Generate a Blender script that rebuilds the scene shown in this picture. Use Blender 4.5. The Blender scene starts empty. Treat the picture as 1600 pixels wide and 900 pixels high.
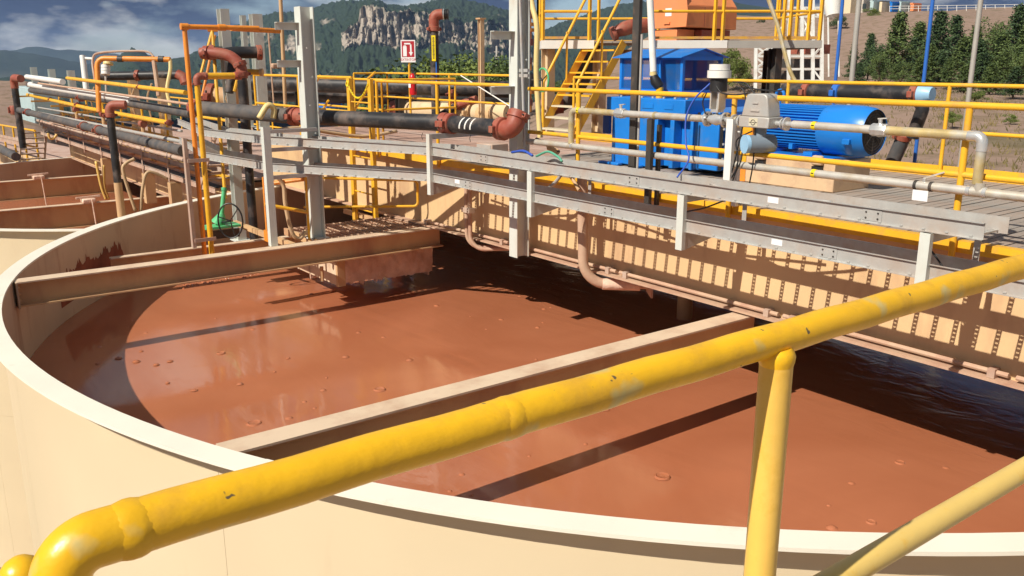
import bpy, math, random
from mathutils import Vector, Matrix, noise
R = math.radians
random.seed(7)

# ------------------------------------------------------------------ camera, sky, sun, exposure
sc = bpy.context.scene
F_PX = 1375.9
AX = Vector((0.79929, 0.15013, -0.58189)); AY = Vector((-0.60095, 0.19863, -0.77422)); AZ = Vector((-0.00065, 0.96851, 0.24898))
cam_d = bpy.data.cameras.new('camera'); cam = bpy.data.objects.new('camera', cam_d); sc.collection.objects.link(cam)
rot = Matrix((AX, AY, AZ)); cam.matrix_world = rot.to_4x4()
cam_d.sensor_width = 36.0; cam_d.lens = 36.0 * F_PX / 1600.0; cam_d.clip_start = 0.05; cam_d.clip_end = 40000
sc.camera = cam

TO_SUN = Vector((-1.17, -0.10, 1.08)).normalized()
SUN_EL = math.asin(TO_SUN.z); SUN_ROT = math.atan2(TO_SUN.x, TO_SUN.y)
w = bpy.data.worlds.new('World'); sc.world = w; w.use_nodes = True
nt = w.node_tree; nt.nodes.clear()
def N(t, typ, **kw):
    n = t.nodes.new(typ)
    for k, v in kw.items():
        if k.startswith('i_'): n.inputs[int(k[2:])].default_value = v
        else: setattr(n, k, v)
    return n
def L(t, a, b): t.links.new(a, b)
out = N(nt, 'ShaderNodeOutputWorld'); bg = N(nt, 'ShaderNodeBackground'); bg.inputs[1].default_value = 0.066
sky = N(nt, 'ShaderNodeTexSky', sky_type='NISHITA', sun_disc=False, sun_elevation=SUN_EL, sun_rotation=SUN_ROT, altitude=2000, air_density=1.0, dust_density=0.6, ozone_density=2.0)
tc = N(nt, 'ShaderNodeTexCoord'); sp = N(nt, 'ShaderNodeSeparateXYZ'); L(nt, tc.outputs['Generated'], sp.inputs[0])
mx = N(nt, 'ShaderNodeMath', operation='MAXIMUM', i_1=0.0); L(nt, sp.outputs[2], mx.inputs[0])
ad = N(nt, 'ShaderNodeMath', operation='ADD', i_1=0.24); L(nt, mx.outputs[0], ad.inputs[0])
dx = N(nt, 'ShaderNodeMath', operation='DIVIDE'); L(nt, sp.outputs[0], dx.inputs[0]); L(nt, ad.outputs[0], dx.inputs[1])
dy = N(nt, 'ShaderNodeMath', operation='DIVIDE'); L(nt, sp.outputs[1], dy.inputs[0]); L(nt, ad.outputs[0], dy.inputs[1])
cb = N(nt, 'ShaderNodeCombineXYZ'); L(nt, dx.outputs[0], cb.inputs[0]); L(nt, dy.outputs[0], cb.inputs[1])
n1 = N(nt, 'ShaderNodeTexNoise'); n1.inputs['Scale'].default_value = 4.2; n1.inputs['Detail'].default_value = 6; n1.inputs['Roughness'].default_value = 0.56
mpc = N(nt, 'ShaderNodeMapping'); mpc.inputs[3].default_value = (1, 1, 2.6); mpc.inputs[1].default_value = (.37, .9, .2); L(nt, tc.outputs['Generated'], mpc.inputs[0]); L(nt, mpc.outputs[0], n1.inputs['Vector'])
cr = N(nt, 'ShaderNodeValToRGB'); cr.color_ramp.elements[0].position = 0.33; cr.color_ramp.elements[1].position = 0.46
L(nt, n1.outputs[0], cr.inputs[0])
n2 = N(nt, 'ShaderNodeTexNoise'); n2.inputs['Scale'].default_value = 7.0; n2.inputs['Detail'].default_value = 5; n2.inputs['Roughness'].default_value = 0.55
mp = N(nt, 'ShaderNodeMapping'); mp.inputs[1].default_value = (4.3, 1.7, 0); L(nt, mpc.outputs[0], mp.inputs[0]); L(nt, mp.outputs[0], n2.inputs['Vector'])
cr2 = N(nt, 'ShaderNodeValToRGB'); e = cr2.color_ramp.elements
e[0].position = 0.48; e[0].color = (.42, .66, 1.5, 1); e[1].position = 0.64; e[1].color = (10.0, 9.9, 9.0, 1)
L(nt, n2.outputs[0], cr2.inputs[0])
mix = N(nt, 'ShaderNodeMix', data_type='RGBA'); L(nt, cr.outputs[0], mix.inputs[0]); L(nt, sky.outputs[0], mix.inputs[6]); L(nt, cr2.outputs[0], mix.inputs[7])
L(nt, mix.outputs[2], bg.inputs[0]); L(nt, bg.outputs[0], out.inputs[0])

sun_d = bpy.data.lights.new('sun', 'SUN'); sun_d.energy = 4.7; sun_d.angle = R(0.53); sun_d.color = (1.0, 0.93, 0.82)
sun = bpy.data.objects.new('sun', sun_d); sc.collection.objects.link(sun); sun.rotation_euler = (-TO_SUN).to_track_quat('-Z', 'Y').to_euler()
sc.view_settings.view_transform = 'Standard'; sc.view_settings.look = 'None'; sc.view_settings.exposure = 0.30; sc.view_settings.gamma = 1.0
sc.view_settings.use_curve_mapping = False
sc.cycles.max_bounces = 5; sc.cycles.use_adaptive_sampling = True; sc.cycles.adaptive_threshold = 0.02; sc.cycles.volume_bounces = 0; sc.cycles.use_denoising = True

# ------------------------------------------------------------------ helpers
def ray(px, py):
    v = Vector((px - 800, 450 - py, -F_PX)); return Vector((AX.dot(v), AY.dot(v), AZ.dot(v)))
def onx(px, py, x): r = ray(px, py); return r * (x / r.x)
def ony(px, py, y): r = ray(px, py); return r * (y / r.y)
def onz(px, py, z): r = ray(px, py); return r * (z / r.z)
def PD(px, py, d): return ray(px, py) * (d / F_PX)
V = Vector

class MB:
    def __init__(s): s.v = []; s.f = []
    def add(s, vs, fs):
        b = len(s.v); s.v += [tuple(p) for p in vs]; s.f += [tuple(b + i for i in f) for f in fs]; return s
    def box(s, a, b):
        x0, y0, z0 = a; x1, y1, z1 = b
        x0, x1 = min(x0, x1), max(x0, x1); y0, y1 = min(y0, y1), max(y0, y1); z0, z1 = min(z0, z1), max(z0, z1)
        return s.add([(x0, y0, z0), (x1, y0, z0), (x1, y1, z0), (x0, y1, z0), (x0, y0, z1), (x1, y0, z1), (x1, y1, z1), (x0, y1, z1)],
                     [(0, 3, 2, 1), (4, 5, 6, 7), (0, 1, 5, 4), (1, 2, 6, 5), (2, 3, 7, 6), (3, 0, 4, 7)])
    def cbox(s, c, size): return s.box([c[i] - size[i] / 2 for i in range(3)], [c[i] + size[i] / 2 for i in range(3)])
    def bar(s, p, q, wd, h, up=(0, 0, 1)):
        p = V(p); q = V(q); d = (q - p).normalized(); u = V(up)
        sd = d.cross(u)
        if sd.length < 1e-4: sd = d.cross(V((1, 0, 0)))
        sd.normalize(); u = sd.cross(d)
        c = [sd * (wd / 2) * a + u * (h / 2) * b for a, b in ((-1, -1), (1, -1), (1, 1), (-1, 1))]
        return s.add([p + k for k in c] + [q + k for k in c], [(3, 2, 1, 0), (4, 5, 6, 7), (0, 1, 5, 4), (1, 2, 6, 5), (2, 3, 7, 6), (3, 0, 4, 7)])
    def obox(s, c, ax, ay, az):   # half-axes
        c = V(c); vs = []
        for k in (-1, 1):
            for a, b in ((-1, -1), (1, -1), (1, 1), (-1, 1)): vs.append(c + ax * a + ay * b + az * k)
        return s.add(vs, [(0, 3, 2, 1), (4, 5, 6, 7), (0, 1, 5, 4), (1, 2, 6, 5), (2, 3, 7, 6), (3, 0, 4, 7)])
    def tube(s, pts, r, n=12, caps=True):
        pts = [V(p) for p in pts]; m = len(pts)
        rr = r if isinstance(r, (list, tuple)) else [r] * m
        t = [(pts[min(i + 1, m - 1)] - pts[max(i - 1, 0)]).normalized() for i in range(m)]
        u = t[0].cross(V((0, 0, 1)))
        if u.length < 1e-3: u = t[0].cross(V((0, 1, 0)))
        u.normalize(); vs = []; 
        for i in range(m):
            if i:
                u = u - t[i] * u.dot(t[i]); u.normalize()
            b = t[i].cross(u)
            for k in range(n):
                a = 2 * math.pi * k / n; vs.append(pts[i] + (u * math.cos(a) + b * math.sin(a)) * rr[i])
        fs = [(i * n + k, i * n + (k + 1) % n, (i + 1) * n + (k + 1) % n, (i + 1) * n + k) for i in range(m - 1) for k in range(n)]
        if caps: fs += [tuple(range(n - 1, -1, -1)), tuple((m - 1) * n + k for k in range(n))]
        return s.add(vs, fs)
    def cyl(s, p, q, r, n=14): return s.tube([p, q], r, n)
    def prism(s, poly, d):
        poly = [V(p) for p in poly]; d = V(d); n = len(poly)
        return s.add(poly + [p + d for p in poly], [tuple(range(n - 1, -1, -1)), tuple(range(n, 2 * n))] + [(i, (i + 1) % n, n + (i + 1) % n, n + i) for i in range(n)])
    def arc(s, c, r0, r1, z0, z1, a0, a1, n):   # ring sector, solid
        vs = []
        for i in range(n + 1):
            a = a0 + (a1 - a0) * i / n; ca, sa = math.cos(a), math.sin(a)
            for r, z in ((r0, z0), (r1, z0), (r1, z1), (r0, z1)): vs.append((c[0] + r * ca, c[1] + r * sa, z))
        fs = [(i * 4 + k, i * 4 + (k + 1) % 4, i * 4 + 4 + (k + 1) % 4, i * 4 + 4 + k) for i in range(n) for k in range(4)]
        fs += [(3, 2, 1, 0), (n * 4, n * 4 + 1, n * 4 + 2, n * 4 + 3)]
        return s.add(vs, fs)
    def hsec(s, c, z0, z1, a=0.2, b=0.2, tf=0.014, ang=0.0):   # H column; flanges face +-local y... a = flange width(x), b = depth(y)
        m = Matrix.Rotation(ang, 3, 'Z'); hz = V((0, 0, (z1 - z0) / 2)); cc = V((c[0], c[1], (z0 + z1) / 2)); X = m @ V((1, 0, 0)); Y = m @ V((0, 1, 0))
        s.obox(cc + Y * (b / 2 - tf / 2), X * a / 2, Y * tf / 2, hz); s.obox(cc - Y * (b / 2 - tf / 2), X * a / 2, Y * tf / 2, hz)
        return s.obox(cc, X * tf / 2, Y * (b / 2 - tf), hz)
    def build(s, name, mat, parent=None, bevel=0, sharp=40, smooth=True):
        me = bpy.data.meshes.new(name); me.from_pydata(s.v, [], s.f); me.validate()
        return mkobj(name, me, mat, parent, bevel, sharp, smooth)
def mkobj(name, me, mat, parent=None, bevel=0, sharp=40, smooth=True):
    if mat is not None and not me.materials: me.materials.append(M[mat] if isinstance(mat, str) else mat)
    if smooth:
        me.shade_smooth(); me.set_sharp_from_angle(angle=R(sharp))
    o = bpy.data.objects.new(name, me); sc.collection.objects.link(o)
    if parent is not None:
        o.parent = parent; o.matrix_parent_inverse = Matrix.Translation(-WL(parent))
    if bevel:
        b = o.modifiers.new('bevel', 'BEVEL'); b.width = bevel; b.segments = 2; b.limit_method = 'ANGLE'; b.angle_limit = R(50)
    return o
_wl = {}
def WL(o): return _wl.get(o.name, V((0, 0, 0)))
def thing(name, label, cat, loc=(0, 0, 0), group=None):
    o = bpy.data.objects.new(name, None); sc.collection.objects.link(o); o.location = loc; _wl[o.name] = V(loc); o.empty_display_size = 0.2
    return tag(o, label, cat, group, 'thing')
def tag(o, label, cat=None, group=None, kind=None):
    if label: o['label'] = label
    if cat: o['category'] = cat
    if group: o['group'] = group
    if kind: o['kind'] = kind
    return o
def copytree(o, off, label=None, parent=None):
    c = o.copy(); sc.collection.objects.link(c)
    if parent is None:
        c.location = V(o.location) + V(off); _wl[c.name] = V(c.location)
        if label: c['label'] = label
    else: c.parent = parent
    for ch in list(o.children): copytree(ch, off, None, c)
    return c
def inst(src, parent, off):   # an alike piece, sharing its mesh
    c = src.copy(); sc.collection.objects.link(c); c.location = V(src.location) + V(off)
    return c
def fillet(pts, rad, seg=6):
    pts = [V(p) for p in pts]; o = [pts[0]]
    for i in range(1, len(pts) - 1):
        a, b, c = pts[i - 1], pts[i], pts[i + 1]; d1 = (a - b).normalized(); d2 = (c - b).normalized(); ang = d1.angle(d2)
        if ang > 3.05: o.append(b); continue
        t = min(rad / math.tan(ang / 2), (a - b).length * .49, (c - b).length * .49); r2 = t * math.tan(ang / 2)
        ce = b + (d1 + d2).normalized() * (r2 / math.sin(ang / 2)); p0 = b + d1 * t - ce; p1 = b + d2 * t - ce; sw = p0.angle(p1)
        ax = p0.cross(p1).normalized()
        for k in range(seg + 1): o.append(ce + Matrix.Rotation(sw * k / seg, 3, ax) @ p0)
    o.append(pts[-1]); return o
def curve_pts(ctrl, n=8):   # Catmull-Rom
    c = [V(p) for p in ctrl]; c = [c[0] * 2 - c[1]] + c + [c[-1] * 2 - c[-2]]; o = []
    for i in range(1, len(c) - 2):
        for k in range(n):
            t = k / n; a, b, d, e_ = c[i - 1], c[i], c[i + 1], c[i + 2]
            o.append(0.5 * ((2 * b) + (d - a) * t + (2 * a - 5 * b + 4 * d - e_) * t * t + (3 * b - a - 3 * d + e_) * t ** 3))
    o.append(c[-2]); return o

# ------------------------------------------------------------------ materials
M = {}
def mat(name, col, rough=0.5, metal=0.0, var=0.12, vs=3.0, dirt=None, damt=0.3, ds=1.5, bump=0.0, bs=40.0, spec=0.5, detail=3, drough=0.85, streak=1.0):
    m = bpy.data.materials.new(name); m.use_nodes = True; t = m.node_tree; b = t.nodes['Principled BSDF']; M[name] = m
    tc = N(t, 'ShaderNodeTexCoord'); ns = N(t, 'ShaderNodeTexNoise'); ns.inputs['Scale'].default_value = vs; ns.inputs['Detail'].default_value = detail
    L(t, tc.outputs['Object'], ns.inputs['Vector'])
    c0 = tuple(max(0, c * (1 - var)) for c in col) + (1,); c1 = tuple(min(1, c * (1 + var)) for c in col) + (1,)
    rp = N(t, 'ShaderNodeValToRGB'); rp.color_ramp.elements[0].position = .3; rp.color_ramp.elements[1].position = .7
    rp.color_ramp.elements[0].color = c0; rp.color_ramp.elements[1].color = c1; L(t, ns.outputs[0], rp.inputs[0])
    colout = rp.outputs[0]; b.inputs['Roughness'].default_value = rough; b.inputs['Metallic'].default_value = metal
    b.inputs['Specular IOR Level'].default_value = spec
    if dirt:
        mp = N(t, 'ShaderNodeMapping'); mp.inputs[3].default_value = (1, 1, streak); L(t, tc.outputs['Object'], mp.inputs[0])
        nd = N(t, 'ShaderNodeTexNoise'); nd.inputs['Scale'].default_value = ds; nd.inputs['Detail'].default_value = 5; nd.inputs['Roughness'].default_value = .65
        L(t, mp.outputs[0], nd.inputs['Vector'])
        rd = N(t, 'ShaderNodeValToRGB'); rd.color_ramp.elements[0].position = max(0.0, .78 - damt); rd.color_ramp.elements[1].position = min(1.0, .98 - damt * .75)
        L(t, nd.outputs[0], rd.inputs[0])
        mx = N(t, 'ShaderNodeMix', data_type='RGBA'); L(t, rd.outputs[0], mx.inputs[0]); L(t, colout, mx.inputs[6]); mx.inputs[7].default_value = tuple(dirt) + (1,); colout = mx.outputs[2]
        mr = N(t, 'ShaderNodeMix', data_type='FLOAT'); L(t, rd.outputs[0], mr.inputs[0]); mr.inputs[2].default_value = rough; mr.inputs[3].default_value = drough; L(t, mr.outputs[0], b.inputs['Roughness'])
    L(t, colout, b.inputs['Base Color'])
    if bump:
        nb = N(t, 'ShaderNodeTexNoise'); nb.inputs['Scale'].default_value = bs; nb.inputs['Detail'].default_value = 2; L(t, tc.outputs['Object'], nb.inputs['Vector'])
        bp = N(t, 'ShaderNodeBump'); bp.inputs['Strength'].default_value = bump; bp.inputs['Distance'].default_value = .01; L(t, nb.outputs[0], bp.inputs['Height']); L(t, bp.outputs[0], b.inputs['Normal'])
    return m
DUST = (.36, .20, .13); MUD = (.26, .10, .055)
mat('cream', (.69, .575, .385), .45, var=.04, vs=.6, dirt=(.60, .45, .28), damt=.17, ds=.7, bump=.05, bs=9, streak=.3)
mat('cream_inside', (.60, .49, .35), .6, var=.08, vs=1.2, dirt=(.38, .22, .13), damt=.24, ds=2.2, streak=.25)
mat('rim_white', (.82, .78, .66), .5, var=.04, vs=1.5, dirt=(.6, .5, .36), damt=.16, ds=2)
mat('girder_cream', (.68, .47, .25), .5, var=.05, vs=1.0, dirt=(.42, .24, .14), damt=.26, ds=1.3, streak=.35)
mat('dusty_flange', (.55, .38, .26), .75, var=.1, vs=3, dirt=(.40, .22, .15), damt=.38, ds=3)
mat('dusty_beam', (.60, .39, .20), .6, var=.06, vs=1.2, dirt=(.42, .21, .12), damt=.30, ds=1.1, streak=.4)
mat('mud_crust', (.78, .58, .45), .95, var=.18, vs=5, dirt=(.62, .40, .29), damt=.42, ds=4, bump=1.0, bs=18)
mat('yellow', (.80, .43, .025), .38, var=.07, vs=4, dirt=(.50, .27, .07), damt=.26, ds=5, bump=.06, bs=60)
mat('yellow_dusty', (.66, .36, .05), .5, var=.08, vs=4, dirt=DUST, damt=.36, ds=4)
mat('orange_pipe', (.78, .27, .03), .4, var=.07, vs=4, dirt=(.45, .17, .06), damt=.27, ds=5)
mat('cream_hose', (.74, .58, .25), .5, var=.06)
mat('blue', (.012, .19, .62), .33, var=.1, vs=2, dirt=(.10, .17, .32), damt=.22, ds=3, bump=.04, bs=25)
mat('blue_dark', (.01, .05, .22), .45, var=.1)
mat('col_grey', (.60, .63, .58), .5, var=.04, dirt=(.50, .38, .28), damt=.24, ds=2, streak=.3)
mat('galv', (.50, .50, .475), .48, .35, var=.07, vs=9, dirt=(.44, .36, .30), damt=.34, ds=2.5)
mat('galv_dusty', (.52, .42, .34), .65, .1, var=.08, vs=6, dirt=(.45, .27, .19), damt=.45, ds=2.0)
mat('steel', (.60, .57, .51), .36, .35, var=.12, vs=6, dirt=(.42, .33, .20), damt=.30, ds=4, drough=.6)
mat('brassy', (.54, .42, .19), .4, .25, var=.2, vs=7, dirt=(.5, .48, .42), damt=.38, ds=5, drough=.5)
mat('bright_steel', (.68, .68, .66), .25, .6, var=.1, vs=10)
mat('black_pipe', (.022, .022, .024), .42, var=.25, vs=5, dirt=(.16, .12, .10), damt=.30, ds=3)
mat('black_pipe_dusty', (.070, .070, .073), .6, var=.2, vs=4, dirt=(.15, .12, .10), damt=.36, ds=3)
mat('beam_top', (.66, .51, .36), .7, var=.06, vs=2, dirt=(.50, .33, .22), damt=.33, ds=2.5)
mat('black', (.015, .015, .016), .5, var=.2)
mat('dark_steel', (.06, .055, .05), .55, .2, var=.2, dirt=(.20, .13, .09), damt=.27, ds=4)
mat('red_coupling', (.33, .075, .045), .5, var=.15, vs=6, dirt=(.28, .13, .08), damt=.35, ds=6, bump=.15, bs=40)
mat('orange_box', (.76, .26, .10), .5, var=.05, dirt=(.6, .25, .12), damt=.25, ds=2)
mat('plinth', (.64, .45, .27), .8, var=.07, vs=3, dirt=(.45, .28, .18), damt=.3, ds=3, bump=.2, bs=30)
mat('plank', (.30, .27, .235), .75, var=.16, vs=3, dirt=(.34, .24, .18), damt=.36, ds=2, bump=.3, bs=60)
mat('plank_dusty', (.54, .39, .32), .85, var=.1, vs=4, dirt=(.40, .24, .18), damt=.4, ds=2, bump=.4, bs=90)
mat('slurry_dry', (.27, .085, .045), .9, var=.2, vs=6)
mat('green_valve', (.10, .48, .20), .4, var=.1, dirt=(.2, .4, .22), damt=.25)
mat('pale_blue', (.30, .52, .72), .4, var=.06)
mat('slate', (.20, .25, .30), .4, var=.08)
mat('white_paint', (.78, .77, .72), .45, var=.04, dirt=(.6, .5, .4), damt=.2, ds=3)
mat('paper', (.80, .80, .80), .7, var=.03)
mat('sticker', (.85, .66, .01), .5, var=.04)
mat('cage_yellowish', (.6, .55, .4), .5)
mat('sign_red', (.42, .02, .03), .45, var=.05)
mat('ext_red', (.55, .015, .02), .3, var=.05)
mat('tan_pipe', (.66, .50, .31), .6, var=.06, dirt=(.5, .32, .2), damt=.3, ds=2)
mat('blue_pole', (.03, .14, .50), .4, var=.06)
mat('pole_grey', (.42, .40, .36), .6, .2, var=.08)
mat('tower_white', (.70, .70, .66), .6, var=.06, dirt=(.45, .35, .27), damt=.25, ds=.8)
mat('concrete', (.50, .46, .40), .85, var=.08)
mat('blue_cable', (.03, .09, .45), .5, var=.05)
mat('green_cable', (.10, .38, .25), .5, var=.05)
mat('yellow_hose', (.72, .47, .13), .5, var=.1)
mat('tan_hose', (.55, .38, .22), .6, var=.12)
mat('bark', (.13, .09, .06), .9, var=.25, vs=6)
mat('glass_dark', (.03, .04, .05), .15, var=.1)
mat('pale_teal', (.42, .55, .56), .5, var=.05)

def slurry_mat():
    m = bpy.data.materials.new('slurry'); m.use_nodes = True; t = m.node_tree; b = t.nodes['Principled BSDF']; M['slurry'] = m
    tc = N(t, 'ShaderNodeTexCoord'); n1 = N(t, 'ShaderNodeTexNoise'); n1.inputs['Scale'].default_value = .35; n1.inputs['Detail'].default_value = 6; n1.inputs['Distortion'].default_value = 1.2
    L(t, tc.outputs['Object'], n1.inputs['Vector'])
    rp = N(t, 'ShaderNodeValToRGB'); e = rp.color_ramp.elements; e[0].position = .32; e[0].color = (.385, .132, .062, 1); e[1].position = .68; e[1].color = (.465, .172, .086, 1); L(t, n1.outputs[0], rp.inputs[0]); L(t, rp.outputs[0], b.inputs['Base Color'])
    mp = N(t, 'ShaderNodeMapping'); mp.inputs[3].default_value = (1, .35, 1); mp.inputs[2].default_value = (0, 0, .6); L(t, tc.outputs['Object'], mp.inputs[0])
    n2 = N(t, 'ShaderNodeTexNoise'); n2.inputs['Scale'].default_value = .5; n2.inputs['Detail'].default_value = 5; L(t, mp.outputs[0], n2.inputs['Vector'])
    rr = N(t, 'ShaderNodeMapRange'); rr.inputs[1].default_value = .35; rr.inputs[2].default_value = .65; rr.inputs[3].default_value = .04; rr.inputs[4].default_value = .17; L(t, n2.outputs[0], rr.inputs[0]); L(t, rr.outputs[0], b.inputs['Roughness'])
    b.inputs['Specular IOR Level'].default_value = .55
    n3 = N(t, 'ShaderNodeTexNoise'); n3.inputs['Scale'].default_value = 1.1; n3.inputs['Detail'].default_value = 5; n3.inputs['Roughness'].default_value = .45; n3.inputs['Distortion'].default_value = 1.5; L(t, mp.outputs[0], n3.inputs['Vector'])
    n4 = N(t, 'ShaderNodeTexNoise'); n4.inputs['Scale'].default_value = 40; n4.inputs['Detail'].default_value = 2; L(t, tc.outputs['Object'], n4.inputs['Vector'])
    ad = N(t, 'ShaderNodeMath', operation='MULTIPLY_ADD', i_1=.03); L(t, n4.outputs[0], ad.inputs[0]); L(t, n3.outputs[0], ad.inputs[2])
    sx_ = N(t, 'ShaderNodeSeparateXYZ'); L(t, tc.outputs['Object'], sx_.inputs[0]); mk = N(t, 'ShaderNodeMapRange', interpolation_type='SMOOTHSTEP'); mk.inputs[1].default_value = 7.3; mk.inputs[2].default_value = 8.7; L(t, sx_.outputs[0], mk.inputs[0])
    m5 = N(t, 'ShaderNodeMapping'); m5.inputs[3].default_value = (1.0, .45, 1); m5.inputs[2].default_value = (0, 0, .35); L(t, tc.outputs['Object'], m5.inputs[0])
    n5 = N(t, 'ShaderNodeTexNoise'); n5.inputs['Scale'].default_value = 3.2; n5.inputs['Detail'].default_value = 5; n5.inputs['Distortion'].default_value = 2.0; L(t, m5.outputs[0], n5.inputs['Vector'])
    m6 = N(t, 'ShaderNodeMath', operation='MULTIPLY'); L(t, n5.outputs[0], m6.inputs[0]); L(t, mk.outputs[0], m6.inputs[1])   # surface stirred up by the agitator under the bridge
    a6 = N(t, 'ShaderNodeMath', operation='MULTIPLY_ADD', i_1=1.5); L(t, m6.outputs[0], a6.inputs[0]); L(t, ad.outputs[0], a6.inputs[2]); ad = a6
    bp = N(t, 'ShaderNodeBump'); bp.inputs['Strength'].default_value = .16; bp.inputs['Distance'].default_value = .05; L(t, ad.outputs[0], bp.inputs['Height']); L(t, bp.outputs[0], b.inputs['Normal'])
slurry_mat()
def rail_mat():   # foreground hand rail: glossy yellow with chips, repainted patches and a grubby underside grain
    m = mat('rail_yellow', (.82, .46, .012), .36, var=.12, vs=7, dirt=(.62, .33, .03), damt=.27, ds=12, bump=.11, bs=55, drough=.5); t = m.node_tree; b = t.nodes['Principled BSDF']
    tc = N(t, 'ShaderNodeTexCoord'); n = N(t, 'ShaderNodeTexNoise'); n.inputs['Scale'].default_value = 11; n.inputs['Detail'].default_value = 3; L(t, tc.outputs['Object'], n.inputs['Vector'])
    rp = N(t, 'ShaderNodeValToRGB'); rp.color_ramp.elements[0].position = .61; rp.color_ramp.elements[1].position = .69; L(t, n.outputs[0], rp.inputs[0])
    mx = N(t, 'ShaderNodeMix', data_type='RGBA'); L(t, rp.outputs[0], mx.inputs[0]); src = b.inputs['Base Color'].links[0].from_socket; L(t, src, mx.inputs[6]); mx.inputs[7].default_value = (.60, .46, .16, 1)
    n2 = N(t, 'ShaderNodeTexNoise'); n2.inputs['Scale'].default_value = 38; n2.inputs['Detail'].default_value = 2; L(t, tc.outputs['Object'], n2.inputs['Vector'])
    rp2 = N(t, 'ShaderNodeValToRGB'); rp2.color_ramp.elements[0].position = .735; rp2.color_ramp.elements[1].position = .75; L(t, n2.outputs[0], rp2.inputs[0])
    mx2 = N(t, 'ShaderNodeMix', data_type='RGBA'); L(t, rp2.outputs[0], mx2.inputs[0]); L(t, mx.outputs[2], mx2.inputs[6]); mx2.inputs[7].default_value = (.14, .10, .05, 1)
    L(t, mx2.outputs[2], b.inputs['Base Color'])
rail_mat()
mat('rail_post', (.80, .50, .10), .34, var=.07, vs=5, dirt=(.70, .40, .04), damt=.24, ds=10, bump=.08, bs=40, drough=.45)  # overexposed look of the sunlit post put into a paler yellow
mat('rail_pale', (.78, .55, .16), .35, var=.05, vs=4, dirt=(.75, .42, .02), damt=.2, ds=14, bump=.08, bs=30, drough=.4)  # bright sunlit look of the mid rail put into a paler yellow

# ------------------------------------------------------------------ terrain
def lerp_tab(tab, x):
    if x <= tab[0][0]: return tab[0][1]
    for (a, va), (b, vb) in zip(tab, tab[1:]):
        if x <= b:
            t = (x - a) / (b - a)
            return va + (vb - va) * t
    return tab[-1][1]
def dirh(px):   # ground direction seen at picture column px (on the horizon)
    r = ray(px, 97); h = V((r.x, r.y, 0)); return h.normalized()
def zrow(px, py):
    r = ray(px, py); return r.z / math.hypot(r.x, r.y)
def nz(x, y, z=0.0, oct=4): return noise.fractal(V((x, y, z)), 1.0, 2.0, oct)
def attr_mat(name, a, b_, c, rough=.95, sc1=.02, sc2=.3, bumpd=.3, bs=.6):
    # two natural covers mixed by a vertex mask 'cover' (0 = a, 1 = b_) broken up with noise; c = speckle
    m = bpy.data.materials.new(name); m.use_nodes = True; t = m.node_tree; b = t.nodes['Principled BSDF']; M[name] = m; b.inputs['Roughness'].default_value = rough; b.inputs['Specular IOR Level'].default_value = .1
    at = N(t, 'ShaderNodeAttribute', attribute_name='cover'); tc = N(t, 'ShaderNodeTexCoord')
    n1 = N(t, 'ShaderNodeTexNoise'); n1.inputs['Scale'].default_value = sc1; n1.inputs['Detail'].default_value = 8; L(t, tc.outputs['Object'], n1.inputs['Vector'])
    n2 = N(t, 'ShaderNodeTexNoise'); n2.inputs['Scale'].default_value = sc2; n2.inputs['Detail'].default_value = 6; L(t, tc.outputs['Object'], n2.inputs['Vector'])
    s1 = N(t, 'ShaderNodeMath', operation='MULTIPLY_ADD', i_1=.9, i_2=-.45); L(t, n1.outputs[0], s1.inputs[0])
    ad = N(t, 'ShaderNodeMath', operation='ADD'); L(t, at.outputs['Fac'], ad.inputs[0]); L(t, s1.outputs[0], ad.inputs[1])
    rp = N(t, 'ShaderNodeValToRGB'); rp.color_ramp.elements[0].position = .42; rp.color_ramp.elements[1].position = .58; L(t, ad.outputs[0], rp.inputs[0])
    mx = N(t, 'ShaderNodeMix', data_type='RGBA'); L(t, rp.outputs[0], mx.inputs[0]); mx.inputs[6].default_value = a + (1,); mx.inputs[7].default_value = b_ + (1,)
    r2 = N(t, 'ShaderNodeValToRGB'); r2.color_ramp.elements[0].position = .48; r2.color_ramp.elements[1].position = .66; L(t, n2.outputs[0], r2.inputs[0])
    sf = N(t, 'ShaderNodeMath', operation='MULTIPLY', i_1=.6); L(t, r2.outputs[0], sf.inputs[0])
    m2 = N(t, 'ShaderNodeMix', data_type='RGBA'); L(t, sf.outputs[0], m2.inputs[0]); L(t, mx.outputs[2], m2.inputs[6]); m2.inputs[7].default_value = c + (1,)
    L(t, m2.outputs[2], b.inputs['Base Color'])
    nb = N(t, 'ShaderNodeTexNoise'); nb.inputs['Scale'].default_value = bs; nb.inputs['Detail'].default_value = 6; L(t, tc.outputs['Object'], nb.inputs['Vector'])
    bp = N(t, 'ShaderNodeBump'); bp.inputs['Strength'].default_value = .8; bp.inputs['Distance'].default_value = bumpd; L(t, nb.outputs[0], bp.inputs['Height']); L(t, bp.outputs[0], b.inputs['Normal'])
    return m
attr_mat('ground_mat', (.29, .205, .16), (.085, .092, .036), (.15, .115, .06), sc1=.12, sc2=.9, bumpd=.08, bs=2.5)
attr_mat('mountain_mat', (.030, .048, .026), (.40, .34, .275), (.016, .030, .018), sc1=.006, sc2=.045, bumpd=6, bs=.06)  # dark forest colour stands in for cloud shadow over the mountain
attr_mat('far_mat', (.035, .05, .035), (.06, .07, .05), (.02, .03, .02), sc1=.001, sc2=.006, bumpd=20, bs=.01)
attr_mat('dirt_mat', (.27, .185, .135), (.33, .24, .17), (.20, .135, .10), sc1=.08, sc2=.35, bumpd=.15, bs=1.0)

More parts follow.
